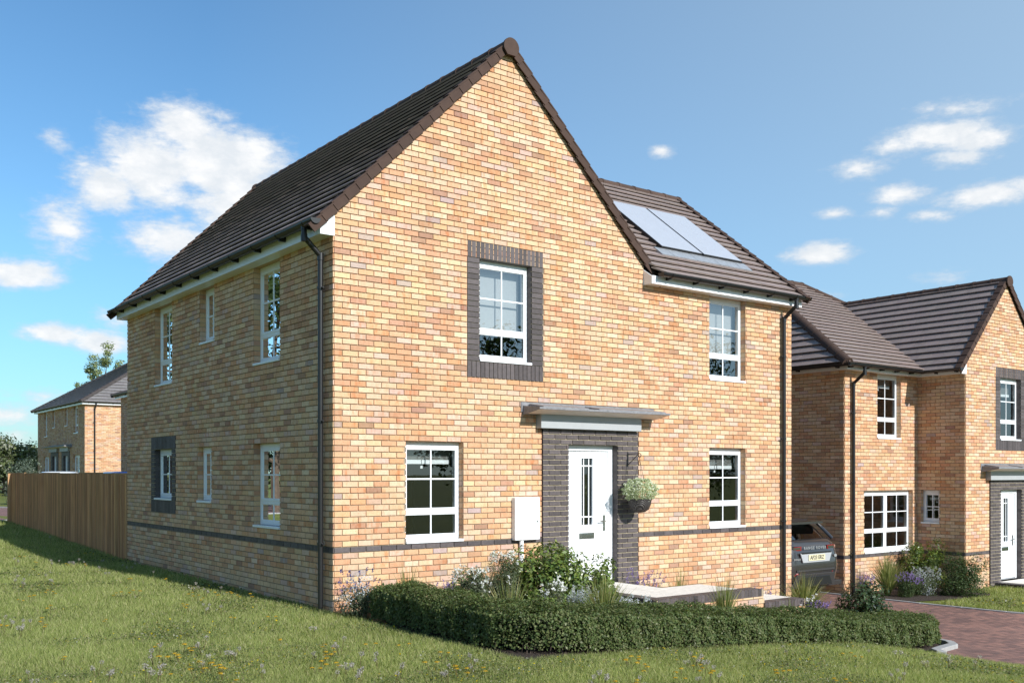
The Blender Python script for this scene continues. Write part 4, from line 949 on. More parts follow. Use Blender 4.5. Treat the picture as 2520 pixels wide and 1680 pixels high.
def shrub(name, label, cat, x, y, h, wd, cols, n, leaf, seed, mat='leaf', group=None, clumps=16, flower=None, aspect=.5, sprig=True, cr=.42, dz=0.):
    rng = np.random.default_rng(seed); z = gz(x, y) + dz; root = thing(name, label, cat, (x, y, z), 0, group); h *= 1.14
    P, N = clumpy((0, 0, h * .48), (wd * .55, wd * .55, h * .56), n, rng, clumps, cr); P[:, 2] = np.maximum(P[:, 2], .02)
    V, F, C = leaf_quads(P, N, rng.uniform(.6, 1.3, n) * leaf, pick(cols, n, rng, .25), rng, aspect)
    np_mesh('foliage', V, F, M[mat], C, root)
    m = 40; T = P[rng.integers(0, n, m)]; B = np.column_stack([rng.normal(size=(m, 2)) * wd * .06, np.full(m, -.02)]); V, F, C = strips(B, T, np.full(m, .010), rng, 3, .02, np.full((m, 3), .08)); np_mesh('stem', V, F, M['twig'], C, root)
    if flower:
        col, fs, k = flower; nrm = P - np.array([0, 0, h * .4]); far = np.argsort(-(np.linalg.norm(nrm / np.array([wd, wd, h]), axis=1) + rng.uniform(0, .15, n)))[:max(k * 3, 1)]
        sel = P[rng.choice(far, k)] + rng.normal(size=(k, 3)) * .01 + nrm[0] * 0; pet = 5
        PP = np.repeat(sel, pet, 0) + rng.normal(size=(k * pet, 3)) * fs * .32; V, F, C = leaf_quads(PP, rng.normal(size=(k * pet, 3)) + np.array([-.3, -.8, .5]), np.full(k * pet, fs), pick([col], k * pet, rng, .12), rng, .6); np_mesh('blossoms', V, F, M['petal'], C, root)
    return root
def grass_clump(label, x, y, h, wd, seed, n=150, group='ornamental grass clumps'):
    n = int(n * 2.0); h *= 1.15
    rng = np.random.default_rng(seed); root = thing('ornamental_grass', label, 'ornamental grass', (x, y, gz(x, y)), 0, group)
    a = rng.uniform(0, 2 * math.pi, n); r = rng.uniform(0, 1, n) ** .7 * wd * .55; hh = h * rng.uniform(.5, 1.0, n) * (1 - .35 * (r / (wd * .55)) ** 2)
    B = np.column_stack([np.cos(a) * .05 * rng.uniform(.2, 1, n), np.sin(a) * .05 * rng.uniform(.2, 1, n), np.full(n, -.02)]); T = np.column_stack([np.cos(a) * r, np.sin(a) * r, hh])
    col = pick([(.16, .20, .06), (.24, .27, .09), (.36, .33, .15), (.11, .15, .05)], n, rng, .2); V, F, C = strips(B, T, rng.uniform(.009, .015, n), rng, 5, .12, col); np_mesh('blades', V, F, M['grass'], C, root)
    return root
def spikes(name, label, cat, x, y, h, wd, col, seed, n=60, leafcol=G_DULL, group=None, spike=.09, airy=0, leafn=700):
    """lavender-like plant: leafy base, upright stems, a spike of florets on each"""
    rng = np.random.default_rng(seed); root = thing(name, label, cat, (x, y, gz(x, y)), 0, group)
    a = rng.uniform(0, 2 * math.pi, n); r = np.sqrt(rng.uniform(0, 1, n)) * wd * .5; hh = h * rng.uniform(.62, 1.0, n)
    B = np.column_stack([np.cos(a) * r * .3, np.sin(a) * r * .3, np.full(n, -.02)]); T = np.column_stack([np.cos(a) * r, np.sin(a) * r, hh])
    V, F, C = strips(B, T, np.full(n, .007), rng, 3, .05, pick([(.10, .13, .06)], n, rng)); np_mesh('stem', V, F, M['grass'], C, root)
    k = 16; t = rng.uniform(0, 1, (n, k)); d = (T - B) / np.linalg.norm(T - B, axis=1, keepdims=True)
    P = (T[:, None] - d[:, None] * (t * spike)[..., None] + rng.normal(size=(n, k, 3)) * .0065).reshape(-1, 3); V, F, C = leaf_quads(P, rng.normal(size=P.shape), rng.uniform(.015, .025, len(P)), pick(col, len(P), rng, .25), rng, .7); np_mesh('blossoms', V, F, M['petal'], C, root)
    leafn *= 2; P, N = clumpy((0, 0, h * .28), (wd * .48, wd * .48, h * .40), leafn, rng, 12); P[:, 2] = np.maximum(P[:, 2], .01); V, F, C = leaf_quads(P, N, rng.uniform(.025, .055, leafn), pick(leafcol, leafn, rng, .2), rng, .3); np_mesh('foliage', V, F, M['leaf'], C, root)
    if airy:
        airy = int(airy * 1.5)
        P, N = clumpy((0, 0, h * .5), (wd * .6, wd * .6, h * .45), airy, rng, 12); V, F, C = leaf_quads(P, N, rng.uniform(.014, .024, airy), pick([(.55, .58, .66), (.42, .45, .52)], airy, rng, .15), rng, .8); np_mesh('blossoms', V, F, M['petal'], C, root)
    return root
LAV = [(.28, .20, .50), (.36, .27, .58), (.19, .14, .36)]; DEEP = [(.10, .09, .26), (.15, .14, .34)]
GA, SH, LV, CM, AI = 'white flowering perennials', 'leafy green shrubs', 'lavender plants', 'purple catmint plants', 'grey white airy perennials'
WH = (.72, .72, .74)
spikes('lavender', 'loose blue lavender and grey florets against the corner of the nearest house', 'lavender', .02, -.58, .62, .62, DEEP, 201, 26, G_DULL, LV, .06, 650, 1100)
grass_clump('thin grass tuft against the wall below the large front window', .80, -.45, .63, .5, 202, 60)
spikes('lavender', 'small pale purple flower spikes behind the left part of the hedge', 'lavender', .87, -1.2, .51, .26, LAV, 203, 16, G_DULL, LV, .11, 160, 400)
shrub('gaura', 'grey leaved plant with white star flowers behind the hedge, the lower one', 'perennial', 1.18, -1.35, .55, .50, G_DULL, 6000, .034, 204, flower=(WH, .030, 60), aspect=.3, group=GA)
shrub('gaura', 'taller grey leaved plant with white stars beside the meter box pipe', 'perennial', 1.92, -1.0, .70, .48, G_DULL, 6000, .034, 205, flower=(WH, .032, 60), aspect=.3, group=GA)
shrub('leafy_shrub', 'small bright green bush low against the wall below the front window', 'shrub', 1.55, -.6, .54, .42, G_SHRUB, 700, .05, 206, 'gloss', SH)
grass_clump('wispy dry grass against the wall left of the meter box pipe', 2.30, -.35, .80, .5, 207, 40)
shrub('leafy_shrub', 'large glossy green shrub hiding the foot of the white front door', 'shrub', 2.55, -1.1, .82, 1.15, G_SHRUB, 8500, .062, 208, 'gloss', SH, clumps=30, cr=.42)
shrub('leafy_shrub', 'upright green shrub with thin top sprigs in front of the door frame', 'shrub', 3.22, -1.35, .80, .70, G_SHRUB, 2400, .055, 209, 'gloss', SH, clumps=20, cr=.30)
grass_clump('arching grass clump rising behind the middle of the hedge', .57, -2.85, .68, .6, 210, 80)
shrub('gaura', 'low white star flowers in front of the large glossy shrub', 'perennial', 1.62, -2.3, .52, .42, G_DULL, 4500, .032, 211, flower=(WH, .030, 40), aspect=.3, group=GA)
shrub('leafy_shrub', 'low light green bush just behind the hedge in front of the big shrub', 'shrub', 1.02, -2.85, .50, .55, G_SHRUB, 1100, .042, 212, 'gloss', SH)
for i, (x, y, h, w, lb) in enumerate([(2.02, -2.4, .55, .46, 'haze of tiny grey white florets beside the tall arching grass'), (2.63, -2.5, .45, .6, 'haze of tiny grey white florets at the corner of the paved landing')]):
    spikes('alyssum', lb, 'perennial', x, y, h, w, [(.5, .52, .58)], 213 + i, 40, G_DULL, AI, .03, 1300, 900)
grass_clump('largest arching grass clump behind the hedge before the door landing', 1.93, -2.85, .72, .75, 215, 190)
spikes('lavender', 'pale lavender in flower against the wall right of the door', 'lavender', 5.05, -.35, .70, .65, LAV, 216, 46, G_DULL, LV, .12, 0, 500)
grass_clump('grass tuft against the wall beyond the pale lavender', 5.76, -.4, .73, .5, 217, 70)
shrub('leafy_shrub', 'little green bush against the wall under the right front window', 'shrub', 6.05, -.5, .50, .36, G_SHRUB, 420, .045, 218, 'gloss', SH)
grass_clump('grass clump leaning over the dark coping of the low wall', 4.30, -2.55, .72, .5, 219, 90)
spikes('lavender', 'short lavender beside the foot of the right drainpipe', 'lavender', 7.32, -.8, .56, .38, LAV, 220, 30, G_DULL, LV, .10, 260, 500)
grass_clump('tall arching grass at the right corner of the nearest house before the parked car', 8.02, -1.05, .76, .9, 221, 220)
spikes('catmint', 'purple catmint spilling at the foot of the tall grass before the drive', 'perennial', 7.55, -1.6, .42, .55, LAV, 222, 60, G_DULL, CM, .05, 0, 800)
shrub('leafy_shrub', 'dark glossy shrub inside the right end of the hedge', 'shrub', 7.05, -2.75, .66, .80, [(.03, .055, .018), (.045, .075, .025), (.06, .085, .03)], 2600, .06, 223, 'gloss', SH)
shrub('gaura', 'white flowered plant just left of the dark shrub in the hedge end', 'perennial', 6.75, -2.2, .50, .42, [(.035, .055, .025), (.05, .07, .03)], 900, .034, 224, flower=(WH, .03, 16), aspect=.35, group=GA)
grass_clump('sparse grass in front of the lower brick step', 5.69, -2.5, .52, .4, 225, 30)
spikes('lavender', 'sparse purple lavender by the drainpipe of the right house', 'lavender', 12.52, .75, .48, .42, LAV, 226, 34, G_DULL, LV, .06, 0, 300)
grass_clump('big upright grass clump in the flower bed of the right house', 12.98, .55, .85, .85, 227, 240)
shrub('leafy_shrub', 'yellow green shrub in the inner corner of the right house', 'shrub', 14.50, .66, .95, 1.0, [(.10, .14, .02), (.14, .17, .03), (.07, .11, .02)], 5500, .055, 228, 'gloss', SH, clumps=22, cr=.36)
spikes('catmint', 'round purple catmint before the grass in the right flower bed', 'perennial', 13.15, .2, .52, .66, LAV, 229, 60, [(.05, .08, .03), (.07, .10, .04)], CM, .05, 0, 1100)
spikes('alyssum', 'pale grey airy plant in the middle of the right flower bed', 'perennial', 13.70, .1, .60, .62, [(.36, .38, .42)], 230, 60, G_DULL, AI, .03, 700, 1300)
shrub('leafy_shrub', 'rounded dark green shrub at the corner of the right gable', 'shrub', 14.25, -.32, .74, 1.05, [(.05, .085, .03), (.07, .105, .04), (.09, .12, .05)], 7000, .042, 231, 'leaf', SH, clumps=22)
for i, (x, y, lb) in enumerate([(5.55, 47.6, 'pale rounded shrub by the left door of the distant pair'), (5.45, 44.7, 'pale rounded shrub by the right door of the distant pair')]):
    shrub('leafy_shrub', lb, 'shrub', x, y, 1.75, 1.5, [(.13, .17, .13), (.18, .22, .17), (.10, .13, .10)], 1500, .10, 240 + i, 'leaf', SH)

def hanging_basket():
    x, y, z = 4.99, -.30, 1.985; rng = np.random.default_rng(301); root = thing('hanging_basket', 'hanging basket of pale green white flowers in a dark woven bowl beside the door', 'hanging basket', (x, y, z))
    mb = MB(); mb.lathe([(.0, -.84), (.08, -.83), (.135, -.79), (.168, -.72), (.178, -.65), (.185, -.645), (.185, -.63), (.165, -.63), (.0, -.64)], 32)
    bowl = mb.build('bowl', m_woven(), root, smooth=True)
    mb = MB()
    for k in range(3):
        a = k * 2.094 + .5; p, q = Vector((0, 0, -.03)), Vector((.17 * math.cos(a), .17 * math.sin(a), -.63)); m = 22
        for i in range(m): c = p.lerp(q, (i + .5) / m); mb.tube([p.lerp(q, i / m), p.lerp(q, (i + .82) / m)], .0035, 5)
    mb.tube([(0, 0, .0), (0, 0, -.04)], .005, 6); mb.build('chain', M['black'], root)
    n = 5200; d = rng.normal(size=(n, 3)); d /= np.linalg.norm(d, axis=1, keepdims=True); lump = 1 + .10 * np.sin(d[:, 0] * 9 + 1) * np.sin(d[:, 1] * 8) + .06 * np.sin(d[:, 2] * 17)
    P = d * (rng.uniform(.6, 1, (n, 1)) ** .5) * np.array([.27, .27, .19]) * lump[:, None] + np.array([0, 0, -.50]); keep = P[:, 2] > -.70; P, d = P[keep], d[keep]; n = len(P)
    V, F, C = leaf_quads(P, d + rng.normal(size=(n, 3)) * .6, rng.uniform(.014, .034, n), pick([(.38, .45, .26), (.50, .55, .36), (.28, .35, .17), (.66, .68, .58)], n, rng, .15), rng, .5); np_mesh('foliage', V, F, M['leaf'], C, root)
    k = 420; s = P[rng.choice(n, k)] * 1.0 + d[rng.choice(n, k)] * 0; s = s + (s - np.array([0, 0, -.5])) * .06; V, F, C = leaf_quads(np.repeat(s, 4, 0) + rng.normal(size=(k * 4, 3)) * .005, rng.normal(size=(k * 4, 3)) + np.array([-.4, -.8, .6]), np.full(k * 4, .016), pick([(.78, .80, .72)], k * 4, rng, .08), rng, .7); np_mesh('blossoms', V, F, M['petal'], C, root)
def m_woven():
    m, t, b = mat_new('woven_bowl'); c = objc(t); w = t.new('ShaderNodeTexWave'); w.bands_direction = 'DIAGONAL'; t.l.new(c, w.inputs[0]); w.inputs['Scale'].default_value = 26; w.inputs['Distortion'].default_value = 1.5
    t.put(b.inputs['Base Color'], t.mix(w.outputs[1], (.022, .019, .018), (.075, .065, .06))); b.inputs['Roughness'].default_value = .5; bump(t, b, w.outputs[1], .8, .01); return m
hanging_basket()

# ------------------------------------------------------------------ cars
def m_paint(name, col, metal=.6): return m_plain(name, col, .28, metal, .5, .03, 3., coat=1.0)
def ring(hw, y0, y1, z, e=0, n=8):
    """rounded rectangle in plan, half width hw, from y0 to y1 at height z, its ends slightly bowed"""
    out = []; r = min(.36, hw * .6, (y1 - y0) * .45)
    for cx, cy, a0 in ((hw - r, y1 - r, 0), (r - hw, y1 - r, 90), (r - hw, y0 + r, 180), (hw - r, y0 + r, 270)):
        for k in range(n):
            a = R(a0 + 90 * k / (n - 1)); out.append((cx + r * math.cos(a), cy + r * math.sin(a), z))
    return out
def loft(mb, rings, col=(1, 1, 1, 1), top=True, mat=0):
    for a, b in zip(rings[:-1], rings[1:]):
        for k in range(len(a)): mb.poly([a[k], a[(k + 1) % len(a)], b[(k + 1) % len(b)], b[k]], col, mat)
    if top: mb.poly(rings[-1], col, mat)
    mb.poly(rings[0][::-1], col, mat)
M['carglass_'] = None; M['carglass'] = m_glass('car_glass', .10, (.10, .11, .12)); M['tyre'] = m_plain('tyre', (.018, .018, .018), .85); M['dkplast'] = m_plain('dark_bumper', (.03, .028, .027), .6)
M['red'] = m_plain('red_lens', (.24, .012, .014), .15, coat=1.); M['plate'] = m_plain('yellow_plate', (.60, .55, .36), .4, var=.02); M['letter'] = m_plain('chrome_letters', (.55, .55, .56), .3, metal=.6); M['ink'] = m_plain('plate_ink', (.06, .06, .06), .6)
M['lens'] = m_plain('smoked_lens', (.05, .055, .04), .15, coat=1.); M['amber'] = m_plain('amber_lens', (.5, .12, .03), .2, coat=1.)
def car(label, loc, rz, paint, detail=True, group=None):
    """tall five-door car; its tail at local y = 0, nose towards +y"""
    root = thing('parked_car', label, 'car', loc, rz, group); mb = MB()
    loft(mb, [ring(.84, .14, 4.2, .30), ring(.93, .05, 4.34, .42), ring(.955, .015, 4.37, .60), ring(.945, .0, 4.38, .70), ring(.955, .01, 4.37, .80), ring(.94, .03, 4.32, .95), ring(.925, .05, 4.2, 1.05), ring(.90, .09, 3.9, 1.14), ring(.86, .14, 3.4, 1.21), ring(.82, .20, 3.1, 1.235)])
    body = mb.build('body', paint, root, smooth=True)
    mb = MB(); loft(mb, [ring(.83, .19, 3.15, 1.20, 6), ring(.76, .36, 2.75, 1.40, 6), ring(.68, .52, 2.45, 1.555, 6)]); mb.build('windows', M['carglass'], root, smooth=True)
    mb = MB(); loft(mb, [ring(.70, .50, 2.50, 1.545, 6), ring(.69, .46, 2.45, 1.575, 5), ring(.62, .50, 2.3, 1.615, 5), ring(.45, .7, 2.0, 1.63, 4)])
    mb.prism([(-.70, .50, 1.54), (-.60, .27, 1.525), (.60, .27, 1.525), (.70, .50, 1.54)], (0, 0, .045)); mb.build('roof', paint, root, smooth=True)
    mb = MB()
    for s in (-1, 1):
        mb.tube([(s * .815, .20, 1.22), (s * .755, .37, 1.40), (s * .685, .52, 1.56)], .035, 8); mb.tube([(s * .80, 3.02, 1.22), (s * .755, 2.70, 1.40), (s * .69, 2.42, 1.55)], .03, 8); mb.tube([(s * .835, 1.75, 1.21), (s * .765, 1.75, 1.40), (s * .69, 1.75, 1.56)], .03, 8)
    mb.build('pillar', paint, root)
    for s in (-1, 1):
        for y in (.82, 3.48):
            mb = MB(); mb.tube([(s * .70, y, .355), (s * .94, y, .355)], .355, 28); wl = mb.build('wheel', M['tyre'], root, smooth=True)
            mb = MB(); mb.tube([(s * .90, y, .355), (s * .948, y, .355)], .245, 20); mb.build('rim', M['chrome'], wl, smooth=True)
    if not detail: return root
    mb = MB(); mb.prism([(-.70, .055, .30), (.70, .055, .30), (.60, -.012, .58), (-.60, -.012, .58)], (0, .12, 0)); mb.prism([(-.93, .06, .30), (.93, .06, .30), (.90, .03, .40), (-.90, .03, .40)], (0, .12, 0)); mb.build('bumper', M['dkplast'], root, bevel=.01)
    mb = MB(); mb.prism([(-.5, -.026, .34), (.5, -.026, .34), (.42, -.028, .53), (-.42, -.028, .53)], (0, .04, 0)); mb.build('skid_panel', M['black'], root, bevel=.01)
    mb = MB(); mb.box((-.6, -.012, .63), (.6, .03, .665)); mb.build('trim_strip', M['dkplast'], root)
    for s in (-1, 1):
        mb = MB(); mb.prism([(s * .41, .035, 1.035), (s * .66, .06, 1.035), (s * .84, .15, 1.04), (s * .84, .15, 1.105), (s * .66, .06, 1.115), (s * .41, .035, 1.115)][::s], (0, .09, 0)); o = mb.build('tail_light', M['red'], root)
        mb = MB(); mb.prism([(s * .44, .034, 1.055), (s * .64, .052, 1.055), (s * .64, .052, 1.098), (s * .44, .034, 1.098)][::s], (0, .01, 0)); mb.build('lens', M['lens'], o)
        mb = MB(); mb.prism([(s * .52, -.008, .56), (s * .70, .045, .55), (s * .86, .14, .56), (s * .86, .14, .60), (s * .55, -.002, .605)][::s], (0, .06, 0)); mb.build('reflector', M['red'], root, bevel=.005)
        mb = MB(); mb.box((s * .945 - .012, .18, .66), (s * .945 + .012, .30, .71)); mb.build('side_marker', M['amber'], root)
    mb = MB(); mb.prism([(-.42, -.02, .80), (.42, -.02, .80), (.50, -.018, .985), (-.50, -.018, .985)], (0, .03, 0)); rc = mb.build('plate_recess', M['greybox'], root, bevel=.008)
    mb = MB(); mb.box((-.47, -.026, .972), (.47, .0, .997)); mb.build('tailgate_handle', M['black'], rc)
    mb = MB(); mb.box((-.26, -.03, .835), (.26, -.021, .95)); pl = mb.build('number_plate', M['plate'], root)
    def text(s, size, x, y, z, mat, parent, sp=1.0):
        cu = bpy.data.curves.new('lettering', 'FONT'); cu.body = s; cu.size = size; cu.extrude = .002; cu.align_x = 'CENTER'; cu.align_y = 'CENTER'; cu.space_character = sp; cu.offset = .0016
        tmp = bpy.data.objects.new('lettering', cu); me = bpy.data.meshes.new_from_object(tmp); bpy.data.objects.remove(tmp); o = link(bpy.data.objects.new('lettering', me)); me.materials.clear(); me.materials.append(mat); o.parent = parent; o.location = (x, y, z); o.rotation_euler = (R(90), 0, 0)
    text('AF23 ERZ', .105, 0, -.032, .892, M['ink'], pl); text('RANGE ROVER', .078, .0, .018, 1.075, M['letter'], body, 1.45); text('EVOQUE', .045, -.57, .006, .87, M['letter'], body, 1.2)
    mb = MB(); mb.lathe([(0, -.004), (.035, -.004), (.035, .004), (0, .004)], 16); o = mb.build('badge', M['letter'], body); o.rotation_euler = (R(90), 0, 0); o.location = (.64, .003, .90); o.scale = (1.3, .8, 1)
    mb = MB()
    for s in (-1, 1): mb.box((s * .40 - .22, 1.2, .95), (s * .40 + .22, 1.32, 1.38)); mb.box((s * .40 - .12, 1.2, 1.38), (s * .40 + .12, 1.28, 1.52))
    mb.box((-.7, .35, 1.0), (.7, 1.1, 1.16)); mb.build('seat', M['dkplast'], root)
    return root
car('dark grey four wheel drive car parked tail first between the two houses', (10.78, .72, gz(10.78, 1) + .012), 0, m_paint('charcoal_paint', (.042, .039, .039), .3))
car('blue car whose roof shows over the fence before the distant pair', (4.75, 24.3, gz(3.0, 26)), R(0), m_paint('blue_paint', (.03, .075, .28)), False, 'cars parked beyond the fence').scale = (.86,) * 3
car('white car with dark windows showing over the far end of the fence', (2.55, 25.4, gz(2, 25)), R(-14), m_paint('white_paint', (.7, .7, .7), .1), False, 'cars parked beyond the fence').scale = (.87,) * 3

# ------------------------------------------------------------------ trees
def tree(name, label, x, y, h, spread, cols, n, leaf, seed, group, trunk=.18, low=.25, nl=9, cat='tree', zbase=None, clumps=26, cr=.30, narrow=1.0):
    rng = np.random.default_rng(seed); rr = random.Random(seed); z = gz(x, y) if zbase is None else zbase; root = thing(name, label, cat, (x, y, z), 0, group); mb = MB()
    tips = []; top = Vector((rr.uniform(-.3, .3), rr.uniform(-.3, .3), h * .86)); pth = [Vector((0, 0, -.1)).lerp(top, k / 6) + Vector((rr.uniform(-1, 1), rr.uniform(-1, 1), 0)) * (.02 * h if 0 < k < 6 else 0) for k in range(7)]
    mb.tube(pth, [trunk * (1 - .9 * k / 6) for k in range(7)], 8)
    for k in range(nl):
        t = low + (.92 - low) * k / nl; i = min(int(t * 6), 5); b = pth[i].lerp(pth[i + 1], t * 6 - i); a = k * 2.4 + rr.uniform(-.4, .4); r = spread * (1 - .55 * t) * rr.uniform(.7, 1.05)
        e = b + Vector((math.cos(a) * r, math.sin(a) * r, h * rr.uniform(.08, .2))); m = b.lerp(e, .5) + Vector((0, 0, -.03 * h)); mb.tube([b, m, e], [trunk * .42 * (1 - t * .6), trunk * .25 * (1 - t * .6), .015], 6); tips += [m.lerp(e, q) for q in (.3, .65, 1.0)]
    mb.build('trunk', M['bark'], root, smooth=True)
    tips = np.array([tuple(p) for p in tips] + [tuple(top)] * 3); k = rng.integers(0, len(tips), n); d = rng.normal(size=(n, 3)); d /= np.linalg.norm(d, axis=1, keepdims=True); cs = rng.uniform(.6, 1.25, len(tips))[k][:, None] * spread * cr
    P = tips[k] + d * cs * rng.uniform(.1, 1, (n, 1)) ** .6 * np.array([1, 1, .8]); V, F, C = leaf_quads(P, d + rng.normal(size=(n, 3)) * .6 + np.array([0, 0, .4]), rng.uniform(.6, 1.3, n) * leaf, pick(cols, n, rng, .3), rng, .6); np_mesh('crown', V, F, M['leaf'], C, root); return root
TG = 'trees beyond the houses'
tree('birch_tree', 'slender light green birch rising behind the roof of the distant pair', 15.0, 66.5, 11.0, 2.3, [(.24, .28, .13), (.30, .34, .16), (.19, .23, .10)], 10000, .15, 401, TG, .14, .25, 24, cr=.2)
tree('birch_tree', 'smaller thin birch just left of the taller one behind the far roof', 13.0, 66.5, 8.4, 1.3, [(.24, .28, .13), (.19, .23, .10)], 3000, .15, 402, TG, .09, .3, 16, cr=.24)
DK = [(.12, .15, .06), (.155, .185, .08), (.085, .11, .045), (.34, .35, .28)]
tree('bushy_tree', 'dense dark tree at the far left edge beyond the road', 6.3, 55.5, 3.2, 2.4, DK, 9000, .20, 403, TG, .2, .05, 16, cr=.36)
tree('bushy_tree', 'lower dark tree between the far left tree and the distant pair', 8.6, 58.5, 2.8, 2.2, DK, 8000, .20, 404, TG, .2, .05, 16, cr=.36)
shrub('leafy_shrub', 'grey green bush on the grass patch past the end of the fence', 'shrub', 3.0, 33.5, 1.25, 1.7, [(.07, .085, .05), (.10, .115, .075), (.25, .26, .22)], 2600, .09, 405, 'leaf', SH)
for i, (x, y, h, sp) in enumerate([(-9.5, 29, 5.2, 2.6), (-13, 26, 5.6, 2.8), (-15.5, 18, 5.0, 2.6), (-6.5, 33, 5.0, 2.5)]): tree('bushy_tree', 'bushy tree in the row along the open side of the lawn', x, y, h, sp, G_TREE, 4500, .24, 440 + i, 'bushy trees along the open side of the lawn', .16, .04, 14, cr=.38)
RG = 'trees across the lawn behind the viewer'
for i, (x, y, h, sp, lb) in enumerate([(17.5, -22.5, 9.5, 3.6, 'leafy tree across the drive opposite the front door'), (27.5, -20, 9.5, 4.0, 'broad tree across the drive farthest along'), (10.5, -27, 9.0, 3.4, 'tree standing across the lawn behind the viewer'), (-2.5, -23.5, 8.6, 3.0, 'tree behind the viewer shading the near lawn'), (-8.8, 22, 9.6, 4.0, 'tree on the open side of the lawn facing the side windows'), (-7.2, 28, 9.5, 3.6, 'farther tree on the open side of the lawn')]):
    tree('broad_tree', lb, x, y, h, sp, G_TREE, 6500, .22, 420 + i, RG, .2, .22, 13, cr=.34)

# ------------------------------------------------------------------ lawn: blades, weeds and dandelions
def lawn_ok(x, y):
    a = (x < -.03) & (y > -1.1) & (y < 20.3); b = (y <= -1.1) & (y > -3.92) & (x < -.02); c = (y <= -3.92) & (x < 6.2)
    d = (x > 12.6) & (y < -.75) & (x > np.interp(y, [-9.3, -8, -6.2, -4.2, -2.2, -.6], [18.1, 15.7, 14.0, 13.0, 12.5, 12.4])) & (y > -9.3) & (x < 16.3); d2 = (x >= 14.9) & (x < 16.3) & (y < -.0) & (y > -9.3)
    return (a | b | c | d | d2)
def blades():
    rng = np.random.default_rng(501); n = 1500000; th = np.radians(37.2); d = 7.4 * (34 / 7.4) ** rng.uniform(0, 1, n); u = rng.uniform(-.54, .54, n)
    r = u * d; x = CP[0] + r * np.cos(th) + d * np.sin(th); y = CP[1] - r * np.sin(th) + d * np.cos(th)
    # samples are uniform in (log d, u), i.e. about 1/d^2 per square metre
    ok = lawn_ok(x, y) & (rng.uniform(0, 1, n) < np.clip(.62 * (d / 10) ** .0, 0, 1)); x, y, d = x[ok], y[ok], d[ok]; n = len(x); z = gh(x, y)
    patch = .5 + .5 * np.sin(x * 1.9 + 1.3 * np.sin(y * 1.1)) * np.sin(y * 2.3 + .8 * np.sin(x * 1.7)); hgt = rng.uniform(.028, .070, n) * (.75 + .45 * patch) * (1 + .02 * (d - 8)); a = rng.uniform(0, 2 * math.pi, n); lean = rng.uniform(.15, .75, n) * hgt
    B = np.column_stack([x, y, z - .004]); T = B + np.column_stack([np.cos(a) * lean, np.sin(a) * lean, hgt]); col = pick([(.235, .28, .08), (.305, .345, .115), (.39, .39, .17), (.48, .435, .24), (.18, .23, .062)], n, rng, .2, [.28, .3, .2, .08, .14])
    col *= (.93 + .14 * patch)[:, None]; V, F, C = strips(B, T, .0042 * (d / 8) ** 1.0, rng, 2, .0, col); o = np_mesh('grass', V, F, M['grass'], C); tag(o, kind='stuff', label='rough green grass blades of the lawns', cat='grass')
    # clover and other small weeds in patches, pin-head yellow flowers among them
    rng = np.random.default_rng(502); n = 260000; d = 7.4 * (24 / 7.4) ** rng.uniform(0, 1, n); u = rng.uniform(-.54, .54, n); r = u * d; x = CP[0] + r * np.cos(th) + d * np.sin(th); y = CP[1] - r * np.sin(th) + d * np.cos(th)
    pn = np.sin(x * 1.3 + 2.0 * np.sin(y * .9 + 1)) * np.sin(y * 1.7 + 1.6 * np.sin(x * 1.1)) + .5 * np.sin(x * 4.1 + y * 2.7) * np.sin(y * 3.7 - x * 1.9); near = np.clip((11.5 - d) / 3, 0, 1)
    ok = lawn_ok(x, y) & (pn + rng.normal(size=n) * .35 + near * .3 > .62); x, y, d = x[ok], y[ok], d[ok]; n = len(x); P = np.column_stack([x, y, gh(x, y) + rng.uniform(.02, .055, n)])
    col = pick([(.12, .16, .05), (.17, .20, .075), (.085, .12, .04), (.23, .205, .11)], n, rng, .25); fl = rng.uniform(0, 1, n) < .05; col[fl] = np.array([.55, .42, .02]); pale = rng.uniform(0, 1, n) < .06; col[pale] = np.array([.34, .34, .26])  # pale share: glints of light put into the leaf colour
    V, F, C = leaf_quads(P, rng.normal(size=(n, 3)) * .5 + np.array([0, 0, 1]), rng.uniform(.012, .023, n) * (d / 8), col, rng, .8); o = np_mesh('weeds', V, F, M['leaf'], C); tag(o, kind='stuff', label='patches of low clover and tiny yellow weeds in the lawn', cat='weeds')
blades()
